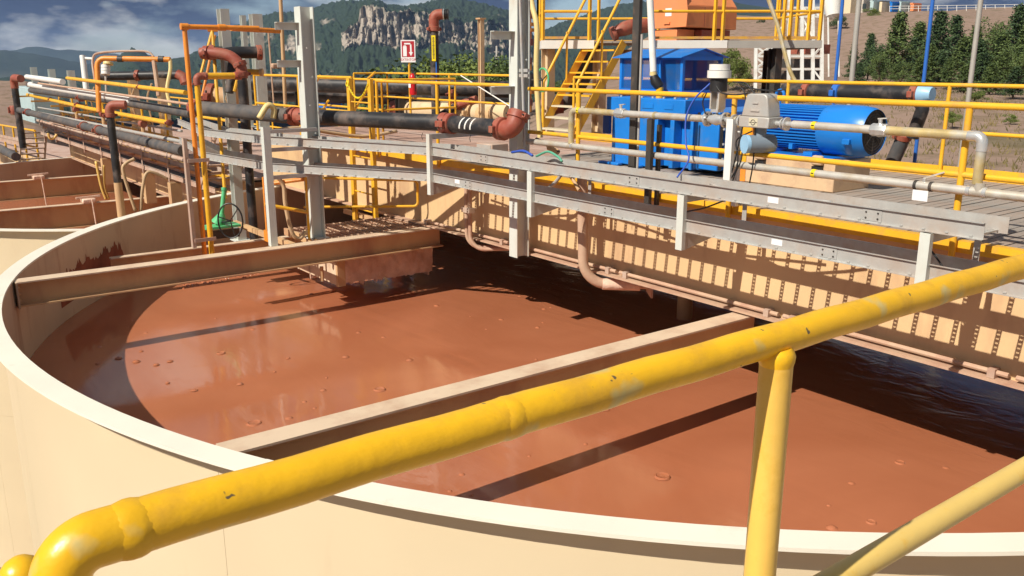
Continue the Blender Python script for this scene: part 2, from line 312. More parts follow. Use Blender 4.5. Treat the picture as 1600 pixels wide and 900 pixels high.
def polar_sheet(name, pxs, rs, zf, cf, material, smooth=True):
    me = bpy.data.meshes.new(name); vs = []; cov = []
    for px in pxs:
        d = dirh(px)
        for r in rs:
            rr, z, c = zf(px, r); vs.append((d.x * rr, d.y * rr, z)); cov.append(c)
    n = len(rs); fs = [(i * n + k, (i + 1) * n + k, (i + 1) * n + k + 1, i * n + k + 1) for i in range(len(pxs) - 1) for k in range(n - 1)]
    me.from_pydata(vs, [], fs); a = me.attributes.new('cover', 'FLOAT', 'POINT'); a.data.foreach_set('value', cov)
    o = mkobj(name, me, material, None, 0, 180, smooth); return o

# ground: height profile per bearing (picture column -> list of (distance, height))
def prof(px, items): return (px, [(r, (z if z is not None else r * zrow(px, py))) for r, py, z in items])
GP = [
 prof(-900, [(0, 0, -12.5), (45, 0, -12.5), (90, 0, -14), (300, 0, -40), (900, 0, -130), (7000, 0, -170)]),
 prof(-60, [(0, 0, -12.5), (52, 0, -12.5), (90, 170, None), (140, 127, None), (190, 126, None), (320, 150, None), (900, 0, -130), (7000, 0, -170)]),
 prof(60, [(0, 0, -12.5), (52, 0, -12.5), (90, 175, None), (140, 131, None), (190, 130, None), (320, 150, None), (900, 0, -130), (7000, 0, -170)]),
 prof(170, [(0, 0, -12.5), (50, 0, -12.5), (90, 0, -14), (300, 0, -40), (900, 0, -130), (7000, 0, -170)]),
 prof(560, [(0, 0, -12.5), (40, 0, -12.5), (80, 0, -14), (300, 0, -42), (900, 0, -130), (7000, 0, -170)]),
 prof(760, [(0, 0, -12.5), (20, 0, -12.5), (30, 0, -4.2), (80, 0, -5), (200, 0, -20), (900, 0, -130), (7000, 0, -170)]),
 prof(900, [(0, 0, -12.5), (16, 0, -12.5), (24, 0, -3.2), (80, 138, None), (170, 128, None), (300, 132, None), (900, 0, -130), (7000, 0, -170)]),
 prof(1060, [(0, 0, -12.5), (15.5, 0, -12.5), (20, 0, -3.3), (40, 165, None), (75, 136, None), (110, 118, None), (168, 30, None), (230, 27, None), (600, 0, 8), (2500, 0, -100), (7000, 0, -170)]),
 prof(1400, [(0, 0, -12.5), (14, 0, -12.5), (19, 0, -2.9), (40, 168, None), (75, 138, None), (108, 120, None), (165, 22, None), (230, 20, None), (600, 0, 10), (2500, 0, -100), (7000, 0, -170)]),
 prof(1620, [(0, 0, -12.5), (13, 0, -12.5), (18, 0, -2.5), (40, 185, None), (65, 155, None), (90, 130, None), (150, 45, None), (185, 20, None), (260, 4, None), (600, 0, 20), (2500, 0, -100), (7000, 0, -170)]),
 prof(2600, [(0, 0, -12.5), (13, 0, -12.5), (18, 0, -2.5), (60, 0, -2), (200, 0, 15), (600, 0, 20), (2500, 0, -100), (7000, 0, -170)])]
def ground_z(px, r):
    if px <= GP[0][0]: return lerp_tab(GP[0][1], r)
    for (a, A), (b, B) in zip(GP, GP[1:]):
        if px <= b:
            t = (px - a) / (b - a); return lerp_tab(A, r) * (1 - t) + lerp_tab(B, r) * t
    return lerp_tab(GP[-1][1], r)
def gfun(px, r):
    z = ground_z(px, r); d = dirh(px) * r; rough = min(1, max(0, (r - 18) / 30)); z += nz(d.x * .06, d.y * .06) * .7 * rough + nz(d.x * .5, d.y * .5, 3) * .12 * rough
    c = .22 + .45 * nz(d.x * .05, d.y * .05, 9)
    if 105 < r < 200 and 1080 < px < 1560: c -= .5
    if r > 260: c = 1.0
    if 105 < r < 200 and 1060 < px < 1620: c = -.2
    if r < 16 or (px < 200 and r > 80): c -= .6
    return r, z, c
rs = [0.5] + [6 + 2 * i for i in range(20)] + [46 * 1.045 ** i for i in range(130)]
rs = [r for r in rs if r < 7000]
pxs = [-900 + 40 * i for i in range(18)] + [-170 + 18 * i for i in range(112)] + [1870 + 80 * i for i in range(12)]
g = polar_sheet('ground', pxs, rs, gfun, None, 'ground_mat'); tag(g, 'dry grassy earth ground falling away from the plant', kind='structure')
# the rest of the ground behind and beside the camera
mb = MB(); bd = [dirh(2750), dirh(-900)]; a0 = math.atan2(bd[0].y, bd[0].x); a1 = math.atan2(bd[1].y, bd[1].x); a0 -= 2 * math.pi if a0 > a1 else 0
vs = [(0, 0, -12.52)]; k = 40
aa = [a1 - .02 + (2 * math.pi + a0 - a1 + .04) * i / k for i in range(k + 1)]
for a in aa:
    for r, z in ((16, -12.52), (60, -12.52), (300, -40), (900, -130), (7000, -170)): vs.append((math.cos(a) * r, math.sin(a) * r, z))
fs = [(0, 1 + i * 5, 1 + (i + 1) * 5) for i in range(k)] + [(1 + i * 5 + j, 1 + i * 5 + j + 1, 1 + (i + 1) * 5 + j + 1, 1 + (i + 1) * 5 + j) for i in range(k) for j in range(4)]
tag(mb.add(vs, fs).build('ground_behind', 'ground_mat', smooth=False), 'bare earth ground behind the viewing platform', kind='structure')

RIDGE = [(-700, 120), (60, 122), (150, 118), (175, 98), (195, 82), (210, 75), (225, 80), (240, 90), (262, 93), (290, 88), (315, 78), (335, 60), (360, 44), (400, 29), (440, 19), (480, 15), (512, 6), (540, 1), (560, 0), (585, 4), (610, 9), (640, 11), (665, 3), (690, -2), (720, -4), (750, 4), (780, 10), (800, 18), (818, 38), (836, 60), (852, 46), (880, 33), (905, 25), (930, 14), (960, 8), (1000, 2), (1080, -8), (1300, 30), (1700, 40), (2300, 60)]
CT = [(500, 60), (535, 60), (548, 40), (562, 33), (566, 13), (580, 9), (596, 9), (606, 14), (640, 17), (700, 26), (760, 36), (800, 42), (860, 60), (960, 70)]
CBOT = [(500, 80), (533, 78), (560, 74), (600, 71), (650, 70), (700, 74), (760, 82), (800, 84), (860, 90), (960, 95)]
def mfun(px, t):
    ridge = lerp_tab(RIDGE, px); base = 185; cm = max(0, min(1, (px - 528) / 14)) * max(0, min(1, (900 - px) / 130))
    ct = lerp_tab(CT, px); cb_ = lerp_tab(CBOT, px); ct = max(ct, ridge + 3)
    sp0 = ridge + (base - ridge) * .52; sp1 = ridge + (base - ridge) * .22
    b0 = cb_ * cm + sp0 * (1 - cm); b1 = ct * cm + sp1 * (1 - cm)
    if t < .42: u = t / .42; r = 650 + 950 * u; py = base + (b0 - base) * u ** .8
    elif t < .72: u = (t - .42) / .30; r = 1600 + (40 * cm + 230 * (1 - cm)) * u; py = b0 + (b1 - b0) * u
    elif t <= 1: u = (t - .72) / .28; r = 1640 + 190 * (1 - cm) + 560 * u; py = b1 + (ridge - b1) * u ** .9
    else: u = (t - 1) / .12; r = 2400 + 900 * u; py = ridge + 60 * u
    d = dirh(px) * r; rock = 0.0
    if cm > 0 and .40 < t < .74:
        e_ = min(1, (t - .40) / .04, (.74 - t) / .03); g1 = abs(nz(px * .045 + t * 1.2, t * 2.2, 1)) ; g2 = abs(nz(px * .13, t * 6, 5)); g3 = nz(px * .5, t * 9, 8)
        r += cm * e_ * (85 * g1 + 20 * g2 + 9 * g3) - cm * e_ * 20; rock = cm * e_ * (1.05 - .6 * max(0, .10 - g1) * 5 + .35 * g3)
        if px > 640: rock *= .35 + 1.5 * abs(nz(px * .05, t * 13, 21))
        if .62 < t: rock *= .7 + .5 * abs(nz(px * .09, t * 20, 3))
    elif cm > 0 and t >= .36: rock = .30 * cm * (1 if t < .85 else .4)
    elif 330 < px < 540 and .35 < t < .95: rock = .34 + .3 * nz(px * .04, t * 6, 2)
    z = r * zrow(px, py)
    z += nz(px * .02, t * 4, 4) * 12 * min(1, t * 3) * (1 if t < .97 else .4) + nz(px * .16, t * 26, 11) * 5.0 + nz(px * .6, t * 90, 15, 2) * 3.2
    return r, z, max(0, min(1, rock))
ts = [1.12 * i / 190 for i in range(191)]
mo = polar_sheet('mountain', [-500 + 4 * i for i in range(200)] + [300 + 1.6 * i for i in range(450)] + [1020 + 16 * i for i in range(80)], ts, mfun, None, 'mountain_mat')
tag(mo, 'dark forested mountain with a band of pale rock cliffs', kind='structure')
def far(name, prof_, r0, label):
    def ff(px, t):
        py = lerp_tab(prof_, px); z1 = r0 * zrow(px, py); z0 = -200.0; r = r0 - 900 + 900 * t if t <= 1 else r0 + 900 * (t - 1)
        z = z0 + (z1 - z0) * (t ** 1.3 if t <= 1 else 1 - (t - 1) * 1.5); z += nz(px * .02, t * 3, r0) * 14 * t
        return r, z, .3 + .4 * nz(px * .01, t * 2)
    o = polar_sheet(name, [-700 + 8 * i for i in range(170)], [1.3 * i / 26 for i in range(27)], ff, None, 'far_mat'); tag(o, label, kind='structure')
far('near_range', [(-700, 70), (-100, 78), (0, 79), (40, 82), (70, 86), (110, 95), (160, 104), (260, 118), (400, 130), (700, 150)], 3900, 'dark blue mountain range in the left distance')
far('far_range', [(-700, 84), (-60, 88), (0, 82), (20, 78), (45, 73), (70, 74), (100, 78), (150, 80), (200, 86), (280, 92), (400, 95), (700, 96)], 5600, 'pale blue farthest mountain range on the left')

# ------------------------------------------------------------------ tanks
TWO_PI = 2 * math.pi
def tank(c, r, zr, label, zl, seed, slabel, npl=16):
    t = thing('settling_tank', label, 'tank', (c[0], c[1], -12.5))
    for i in range(npl):
        a0 = TWO_PI * i / npl + seed; a1 = a0 + TWO_PI / npl
        g_ = .0015 / r
        MB().arc(c, r, r + .012, -5.5, zr - .012, a0 + g_, a1 - g_, 10).build('wall_plate', 'cream', t)
        MB().arc(c, r, r + .012, -8.2, -5.504, a0 + .2 + g_, a1 + .2 - g_, 10).build('wall_plate', 'cream', t)
        MB().arc(c, r, r + .012, -12.5, -8.204, a0 + g_, a1 - g_, 10).build('wall_plate', 'cream', t)
    MB().arc(c, r - .014, r - .002, -12.5, zr - .012, 0, TWO_PI, 160).build('inner_lining', 'cream_inside', t)
    for i in range(10):
        a0 = TWO_PI * i / 10 + .44 + seed; a1 = a0 + TWO_PI / 10; g_ = .002 / r
        rp = MB().arc(c, r - .02, r + .17, zr - .012, zr + .01 + .003 * (i % 2), a0 + g_, a1 - g_, 22).build('rim_plate', 'rim_white', t)
    MB().arc(c, r + .013, r + .019, zr - .16, zr - .013, 0, TWO_PI, 160).build('rim_doubler', 'cream', t)
    # slurry surface with gentle swells
    mb = MB(); n = 120; m = 26; vs = [(c[0], c[1], zl)]
    for j in range(1, m + 1):
        rr = (r - .016) * j / m
        for i in range(n):
            a = TWO_PI * i / n; x = c[0] + rr * math.cos(a); y = c[1] + rr * math.sin(a); vs.append((x, y, zl + (nz(x * .35, y * .35, 2) * .012 if j < m else 0)))
    fs = [(0, 1 + i, 1 + (i + 1) % n) for i in range(n)] + [(1 + j * n + i, 1 + (j + 1) * n + i, 1 + (j + 1) * n + (i + 1) % n, 1 + j * n + (i + 1) % n) for j in range(m - 1) for i in range(n)]
    s = mb.add(vs, fs).build('slurry', 'slurry', None, 0, 180); tag(s, slabel, kind='structure'); return t, s
T1 = (9.72, 9.03); R1 = 8.77; RIM = -2.5; SL = -3.57
tank1, sl1 = tank(T1, R1, RIM, 'large open cream tank with a white rim, nearest the camera', SL, .02, 'reddish brown slurry filling the nearest tank')
T2 = (8.9, 29.2); R2 = 9.2
tank2, sl2 = tank(T2, R2, -3.65, 'second cream tank, farther and lower, at the left edge', -4.75, .31, 'brown slurry in the farther tank')
# mud bubbles and ripples on the near slurry (too small to pick apart one by one)
mb = MB(); rng = random.Random(3)
def dome(mb, x, y, z, r, h, n=10, ring=False):
    vs = []
    prof_ = [(1.25, -.003), (1.0, .12 * h), (.8, .6 * h), (.45, .95 * h), (.1, h)] if not ring else [(1.25, -.003), (1.08, .7 * h), (.98, h), (.86, .55 * h), (.6, .2 * h), (.1, .25 * h)]
    for q, hh in prof_:
        for k in range(n):
            a = TWO_PI * k / n; vs.append((x + r * q * math.cos(a) * (1 + .12 * rng.random()), y + r * q * math.sin(a) * (1 + .12 * rng.random()), z + hh))
    m = len(prof_); mb.add(vs, [(j * n + k, j * n + (k + 1) % n, (j + 1) * n + (k + 1) % n, (j + 1) * n + k) for j in range(m - 1) for k in range(n)] + [tuple((m - 1) * n + k for k in range(n))])
for px, py, r, ring in [(397, 662, .085, 1), (452, 654, .05, 0), (593, 609, .075, 1), (540, 558, .05, 0), (505, 610, .04, 0), (345, 552, .06, 1), (476, 628, .03, 0), (640, 563, .05, 0), (722, 742, .035, 0), (703, 768, .025, 0), (946, 640, .05, 0), (915, 694, .025, 0), (827, 713, .02, 0), (1300, 825, .05, 0), (1295, 790, .02, 0), (877, 475, .06, 0), (783, 500, .05, 0), (840, 512, .04, 0), (850, 483, .04, 0), (760, 515, .03, 0), (682, 478, .05, 0), (395, 515, .04, 0), (213, 565, .05, 0), (244, 570, .04, 0), (228, 521, .04, 0), (185, 560, .05, 0), (905, 488, .06, 0), (930, 555, .05, 1), (1406, 723, .05, 1), (1361, 816, .045, 1), (375, 600, .04, 0), (520, 455, .05, 0), (560, 520, .04, 0), (450, 560, .03, 0), (1035, 745, .08, 1)]:
    p = onz(px, py, SL); dome(mb, p.x, p.y, SL + .004, r * .72, r * (.30 if not ring else .14), 12, ring)
for _ in range(120):
    a = rng.random() * TWO_PI; q = R1 * math.sqrt(rng.random()) * .97; dome(mb, T1[0] + q * math.cos(a), T1[1] + q * math.sin(a), SL + .004, .012 + .02 * rng.random(), .008, 7)
for i in range(150):   # crumbs of scum drifting along the beam shadow
    q_ = rng.random(); px = 292 + 150 * q_ ** 1.5; p = onz(px + rng.gauss(0, 3), 446 - (px - 292) * .19 + rng.gauss(0, 2.2), SL); dome(mb, p.x, p.y, SL + .002, .015 + .03 * rng.random() ** 2, .02, 7)
o = mb.build('mud_bubbles', 'slurry', sl1); tag(o, None, kind='stuff')

mb = MB(); vs = []; n = 90
for i in range(n + 1):
    a = R(135.5) + (R(150.5) - R(135.5)) * i / n; e_ = min(1, i / 8, (n - i) / 8); hgt = .10 + e_ * (.30 + .22 * abs(nz(i * .09, 2)) + .16 * abs(nz(i * .55, 7))) 
    for z in (RIM - .86, RIM - .86 + hgt): vs.append((T1[0] + (R1 - .018) * math.cos(a), T1[1] + (R1 - .018) * math.sin(a), z))
mb.add(vs, [(2 * i, 2 * i + 1, 2 * i + 3, 2 * i + 2) for i in range(n)]).build('mud_splash', 'slurry_dry', tank1)

# ------------------------------------------------------------------ beams across the tanks
def ibeam(name, p0, p1, zt, depth, wf, label, m='dusty_beam', tw=.014, top='beam_top'):
    t = thing(name, label, 'beam', (p0[0], p0[1], zt - depth))
    MB().bar((p0[0], p0[1], zt - .009), (p1[0], p1[1], zt - .009), wf, .018).build('top_flange', top, t)
    MB().bar((p0[0], p0[1], zt - depth / 2), (p1[0], p1[1], zt - depth / 2), tw, depth - .036).build('web', m, t)
    MB().bar((p0[0], p0[1], zt - depth + .009), (p1[0], p1[1], zt - depth + .009), wf, .018).build('bottom_flange', m, t)
    return t
def chord(c, r, y): return c[0] - math.sqrt(r * r - (y - c[1]) ** 2)
yA, yB, yA2 = 11.62, 5.52, 12.95
bA = ibeam('steel_beam', (chord(T1, R1, yA) + .03, yA), (7.3, yA), RIM - .01, .305, .22, 'dusty steel beam spanning the near tank below the ladder platform')
MB().box((chord(T1, R1, yA) + .02, yA - .13, RIM - .33), (chord(T1, R1, yA) + .04, yA + .13, RIM - .012)).build('end_plate', 'cream_inside', bA)
for dz in (.08, .16, .24):
    for dy_ in (-.09, .09): MB().cyl((chord(T1, R1, yA) + .04, yA + dy_, RIM - dz), (chord(T1, R1, yA) + .065, yA + dy_, RIM - dz), .014, 6).build('bolt', 'dusty_beam', bA)
bB = ibeam('steel_beam', (chord(T1, R1, yB) + .03, yB), (7.3, yB), RIM - .012, .34, .22, 'steel beam across the near tank just behind the yellow foreground rail')
bA2 = ibeam('steel_beam', (chord(T1, R1, 14.3) + .3, 14.3), (7.3, 14.3), RIM - .42, .24, .14, 'thinner rusty beam behind the ladder platform beam')
B2y = 25.6; A2y = 31.9
b = ibeam('steel_beam', (chord(T2, R2, B2y) + .03, B2y), (7.3, B2y), -3.66, .62, .26, 'nearer mud-stained beam across the farther tank', m='dusty_beam')
b2 = ibeam('steel_beam', (chord(T2, R2, A2y) + .03, A2y), (7.3, A2y), -3.66, .62, .26, 'farther mud-stained beam across the farther tank', m='dusty_beam')
for (bm, px, py, y) in ((b, 138, 312, B2y), (b2, 60, 276, A2y)):   # lumpy clamps and hanging rods on those beams
    p = ony(px, py, y); cl = thing('rod_clamp', 'lumpy mud-caked clamp with a hanging rod on the %s beam of the farther tank' % ('nearer' if bm is b else 'farther'), 'clamp', (p.x, y, -3.66))
    MB().cbox((p.x, y, -3.60), (.34, .30, .12)).build('clamp_block', 'mud_crust', cl, .03)
    MB().bar((p.x - .3, y, -3.52), (p.x + .3, y, -3.5), .06, .05).build('clamp_arm', 'mud_crust', cl)
    MB().cyl((p.x + .05, y - .2, -3.55), (p.x + .1, y - .2, -4.72), .02, 6).build('rod', 'mud_crust', cl)
# mud-caked feed trough lying in the farther tank
p0 = V((3.1, 30.6, -4.72)); p1 = V((3.9, 27.0, -4.72))
ft = thing('feed_pipe', 'mud-caked pipe with a flange lying in the slurry of the farther tank', 'pipe', p0)
pts = [p0.lerp(p1, i / 12) + V((0, 0, .03 * math.sin(i * 2.1))) for i in range(13)]
MB().tube(pts, [.13 + .05 * abs(math.sin(i * 1.7)) for i in range(13)], 10).build('pipe_run', 'mud_crust', ft)
MB().cyl(p1 + V((-.01, .05, .08)), p1 + V((.02, -.12, .08)), .36, 16).build('flange', 'dark_steel', ft); MB().cyl(p1 + V((.02, -.10, .05)), p1 + V((.3, -1.0, .02)), .26, 14).build('nozzle', 'mud_crust', ft)

# ------------------------------------------------------------------ bridges (two spans, the farther one lower)
def bridge(y0, y1, dz, label, front_x=7.05, planks=True, dusty_from=10.5, detail=True, back_x=10.95):
    t = thing('bridge', label, 'bridge', (9, y0, RIM + dz))
    MB().box((7.19, y0, -2.47 + dz), (7.205, y1, -1.42 + dz)).build('girder_web', 'girder_cream', t)
    MB().box((7.06, y0, -2.49 + dz), (7.33, y1, -2.47 + dz)).build('bottom_flange', 'dusty_flange', t)
    MB().box((10.7, y0, -2.93 + dz), (10.715, y1, -1.42 + dz)).build('back_girder', 'girder_cream', t)  # far girder with depth added to keep sky reflection off the slurry
    MB().box((10.58, y0, -2.95 + dz), (10.85, y1, -2.93 + dz)).build('back_flange', 'dusty_flange', t)
    mb = MB(); mb.box((7.035, y0, -1.49 + dz), (7.045, y1, -1.395 + dz)); mb.box((7.045, y0, -1.405 + dz), (7.12, y1, -1.395 + dz)); mb.box((7.045, y0, -1.49 + dz), (7.12, y1, -1.48 + dz)); mb.build('edge_channel', 'yellow', t)
    MB().box((7.21, y0, -1.458 + dz), (10.69, y1, -1.450 + dz)).build('light_block_sheet', 'dark_steel', t)  # added sheet that stops sunlight streaks through the plank gaps
    MB().prism([(10.66, y0 + 5.2, -2.955 + dz), (10.66, y1, -2.955 + dz), (10.66, y1, -3.4 + dz), (10.66, y0 + 8.6, -3.4 + dz), (10.66, y0 + 7.4, -3.2 + dz), (10.66, y0 + 6.4, -3.12 + dz)], (.015, 0, 0)).build('reflection_blocker', 'dusty_beam', t)  # added plate that blocks the sky reflection in the slurry below
    y = y0 + .9; first = None
    while y < y1:   # web stiffeners and cross beams under the deck
        if first is None: first = MB().box((7.206, y, -2.47 + dz), (7.3, y + .012, -1.42 + dz)).build('stiffener', 'girder_cream', t); f2 = MB().box((7.21, y + .02, -1.62 + dz), (10.69, y + .1, -1.47 + dz)).build('cross_beam', 'dark_steel', t); ys = y
        else: inst(first, t, (0, y - ys, 0)); inst(f2, t, (0, y - ys, 0))
        y += 1.15
    wd = .1 if y0 < 0 else .2; n = int((y1 - y0) / wd); fm = [None, None]
    pg, pd = MB().box((7.06, y0, -1.445 + dz), (back_x, y0 + wd - .016, -1.402 + dz)), None
    for i in range(n):
        k = 1 if y0 + i * wd > dusty_from else 0
        if fm[k] is None:
            fm[k] = MB().box((7.06, y0 + i * wd, -1.445 + dz), (back_x, y0 + (i + 1) * wd - .012, -1.402 + dz)).build('plank', ('plank', 'plank_dusty')[k], t), i
        else:
            o = inst(fm[k][0], t, (0, (i - fm[k][1]) * wd, random.uniform(-.004, .003)))
    return t
br1 = bridge(-1.5, 18.3, 0, 'steel bridge deck over the nearest tank with yellow edge channel')
br2 = bridge(19.7, 39.0, -1.19, 'farther, lower bridge deck over the second tank', dusty_from=-5)
# conduit pipe pieces clipped along the bottom flange
rng = random.Random(5); y = -1.3; i = 0
while y < 11.3:
    ln = rng.uniform(1.5, 2.3); lab = 'conduit length along the girder flange, '
    i += 1
    c_ = thing('conduit', ['pinkish conduit length clipped low along the girder, out of view beside the right edge', 'pinkish conduit length at the girder foot near the right picture edge', 'pinkish conduit at the girder foot above the yellow rail', 'pinkish conduit at the girder foot where the beam behind the rail meets it', 'pinkish conduit at the girder foot right of the bent drop pipe', 'pinkish conduit at the girder foot between the drop pipe and the tall grey column', 'pinkish conduit at the girder foot left of the tall grey column', 'pinkish conduit at the girder foot above the ladder platform', 'last pinkish conduit length behind the ladder'][min(i - 1, 8)], 'conduit', (7.14, y, -2.43), 'conduit lengths along the girder')
    MB().cyl((7.135, y, -2.425), (7.135, y + ln, -2.425), .022, 8).build('tube', 'dusty_flange', c_)
    MB().cbox((7.135, y + .12, -2.43), (.09, .06, .075)).build('clip', 'galv_dusty', c_); MB().cbox((7.135, y + ln - .12, -2.43), (.09, .06, .075)).build('clip', 'galv_dusty', c_)
    y += ln + .06

# ------------------------------------------------------------------ foreground guard rail
RY = .93; RZ = -.487
gr = thing('guard_rail', 'big yellow painted pipe guard rail in the foreground, chipped at its bent end', 'guard rail', (1.3, RY, -1.62))
MB().tube([(x * .05 + .178, RY, RZ + .0012 * math.sin(x * 1.3)) for x in range(0, 73)], .0302, 24).build('top_rail', 'rail_yellow', gr)
MB().tube(fillet([(.19, RY, RZ), (.112, RY, RZ), (.112, RY, RZ - .2)], .068, 12), .0305, 24).build('elbow', 'rail_yellow', gr)
MB().cyl((.112, RY, RZ - .195), (.112, RY, -1.62), .0302, 24).build('end_post', 'rail_yellow', gr)
for x, rr in ((.184, .0342), (.69, .0326)):   # lumpy weld beads
    pts = []; mb = MB(); rng = random.Random(int(x * 100)); n = 28; vs = []
    for j, q in enumerate((-.016, -.010, -.003, .005, .011, .017)):
        for k in range(n):
            a = TWO_PI * k / n; f = (1 - (q / .0165) ** 2); f = max(0, f); lump = .72 + .42 * nz(math.cos(a) * 2.2, math.sin(a) * 2.2, x * 9 + j * .25)
            r_ = .0298 + (rr - .0302) * f * lump; vs.append((x + q + .004 * nz(math.cos(a) * 2, math.sin(a) * 2, x * 7), RY + r_ * math.cos(a), RZ + r_ * math.sin(a)))
    mb.add(vs, [(j * n + k, j * n + (k + 1) % n, (j + 1) * n + (k + 1) % n, (j + 1) * n + k) for j in range(5) for k in range(n)]).build('weld_bead', 'rail_yellow', gr, 0, 60)
for x in (1.29, 3.1): MB().tube([(x, RY - .01, RZ - .02), (x, RY - .01, -1.62)], .0302, 24).build('post', 'rail_post', gr); MB().tube([(x, RY - .007, RZ - .016), (x, RY - .008, RZ - .022), (x, RY - .009, RZ - .03), (x, RY - .01, RZ - .038), (x, RY - .01, RZ - .046)], [.028, .0325, .0345, .0325, .0300], 24).build('weld_bead', 'rail_yellow', gr)
MB().cyl((.14, RY, -1.088), (3.75, RY, -1.088), .0295, 20).build('mid_rail', 'rail_pale', gr)
gp = thing('guard_rail', 'rounded yellow pipe end peeking in at the bottom left corner', 'guard rail', (-.02, 1.12, -1.62))
q = PD(34, 896, 1.2); MB().tube(fillet([q + V((-.01, -.0, -.0)), q + V((-.001, 0, 0)), q + V((0, .0, -.0))], .01, 2) if False else [q + V((0, 0, -1.0)), q + V((0, 0, -.006)), q + V((0, 0, .006)), q + V((0, 0, .016)), q + V((0, 0, .0225)), q + V((0, 0, .025))], [.030, .030, .0275, .021, .012, .002], 20).build('pipe_end', 'rail_yellow', gp)
wk = MB(); wk.box((-.9, -1.3, -1.66), (3.9, 1.0, -1.62)); tag(wk.build('viewing_platform', 'plank'), 'steel walkway floor the foreground rail stands on', kind='structure')
MB().box((-.9, -1.3, -1.85), (-.78, 1.0, -1.662)).build('joist', 'girder_cream', bpy.data.objects['viewing_platform'])
for x, y in ((-.8, -1.2), (-.8, .9), (3.8, -1.2), (3.8, .9)): MB().hsec((x, y), -12.5, -1.662, .15, .15).build('support_leg', 'girder_cream', bpy.data.objects['viewing_platform'])

# ------------------------------------------------------------------ cable trays
def rung_mb(wd):
    mb = MB(); n = 9; a = .021
    mb.box((0, -a, 0), (wd, -a + .009, .012)); mb.box((0, a - .009, 0), (wd, a, .012))
    for i in range(n + 1): x = wd * i / n; mb.box((x - .009, -a + .0091, .001), (x + .009, a - .0091, .011))
    return mb
def tray(name, path, wd, h, label, m='galv', step=.172, group='cable trays along the bridge', rungs=True):
    # path: list of (x, y, ztop) for the near side rail; far rail is offset +wd in x
    t = thing(name, label, 'cable tray', (path[0][0], path[0][1], path[0][2] - h), group); rg = None
    for p, q in zip(path, path[1:]):
        p = V(p); q = V(q)
        for off, nm in ((0, 'side_rail'), (wd, 'side_rail')):
            a = p + V((off, 0, -h / 2)); b = q + V((off, 0, -h / 2)); mb = MB().bar(a, b, .004, h); sgn = -1 if off == 0 else 1
            mb.bar(a + V((sgn * .013, 0, h / 2 - .002)), b + V((sgn * .013, 0, h / 2 - .002)), .022, .004); mb.bar(a + V((sgn * .013, 0, -h / 2 + .002)), b + V((sgn * .013, 0, -h / 2 + .002)), .022, .004); mb.build(nm, m, t)
        if rungs:
            d = q - p; n = int(d.length / step)
            for i in range(n):
                c = p + d * ((i + .5) / n) + V((.0, 0, -h + .012)); ang = 0
                if rg is None: rg = rung_mb(wd).build('rung', m, t); rg.data.transform(Matrix.Translation(c)); rc = c
                else: inst(rg, t, c - rc)
    return t
TX = 6.26; TW = .36; TH = .12; ZU, ZL = -1.09, -1.445
trU = tray('cable_tray', [(TX, 2.85, ZU), (TX, 10.15, ZU), (4.85, 12.15, -1.02), (4.68, 14.5, -1.04), (5.55, 18.8, -1.12)], TW, TH, 'upper galvanised cable tray running in front of the bridge deck')
trL = tray('cable_tray', [(TX, 2.4, ZL), (TX, 10.15, ZL), (4.85, 12.15, -1.40), (4.68, 14.5, -1.42), (5.55, 18.8, -1.50)], TW, TH, 'lower galvanised cable tray below the first, in front of the girder')
for tr, z in ((trU, ZU), (trL, ZL)):   # splice plates with bolts
    for y in (3.7, 6.3, 8.9):
        if z == ZL: y += .35
        sp_ = MB().cbox((TX - .0045, y, z - TH / 2), (.004, .16, .085)).build('splice_plate', 'galv', tr)
        for dy_ in (-.05, .05):
            for dz_ in (-.022, .022): MB().cyl((TX - .006, y + dy_, z - TH / 2 + dz_), (TX - .014, y + dy_, z - TH / 2 + dz_), .007, 6).build('bolt', 'dark_steel', sp_)
for z, y in ((ZU, 4.62), (ZL, 4.55), (ZL, 9.5)): MB().cbox((TX - .004, y, z - .055), (.003, .11, .05)).build('paper_label', 'paper', trU if z == ZU else trL)
def tray_bracket(y, label, top=False, x=TX, zt=None):
    t = thing('tray_bracket', label, 'bracket', (x, y, ZL - .3), 'brackets carrying the cable trays')
    zt = zt if zt is not None else ZU - TH - .004
    xf = x - .05
    mb = MB(); mb.box((xf - .004, y - .04, ZL - .295), (xf + .004, y + .04, zt)); mb.box((xf + .004, y - .04, ZL - .295), (xf + .045, y - .034, zt)); mb.box((xf + .004, y + .034, ZL - .295), (xf + .045, y + .04, zt)); mb.build('upright', 'col_grey', t)
    for z in ([ZU - TH - .004, ZL - TH - .004] + ([zt] if top else [])):
        mb = MB(); mb.box((xf + .046, y - .035, z - .008), (7.18, y + .035, z)); 
        dp_ = .17 if z < -1.5 else .07; poly = [(xf + .046, y - .036, z - .008), (7.18, y - .036, z - .008), (7.18, y - .036, z - .05), (xf + .62, y - .036, z - .06), (xf + .046, y - .036, z - dp_)]
        mb.prism(poly, (0, .006, 0)); mb.build('arm', 'galv', t)
    return t
tray_bracket(3.24, 'grey channel bracket at the right end of the two cable trays')
tray_bracket(5.62, 'grey channel bracket under the trays near the blue motor')
tray_bracket(7.93, 'grey channel bracket under the trays beside the tall middle column')
tray_bracket(10.12, 'taller grey channel bracket where the trays bend, left of the middle column', True, zt=-.93)
t = thing('tray_bracket', 'tallest light grey channel post carrying the trays, standing on the platform beam', 'bracket', (4.6, 11.72, RIM), 'brackets carrying the cable trays')
mb = MB(); x, y = 4.62, 11.74; mb.box((x - .05, y - .05, RIM - .008), (x - .042, y + .05, -.86)); mb.box((x - .0415, y - .05, RIM - .008), (x + .05, y - .043, -.86)); mb.box((x - .0415, y + .043, RIM - .008), (x + .05, y + .05, -.86)); mb.build('upright', 'col_grey', t)
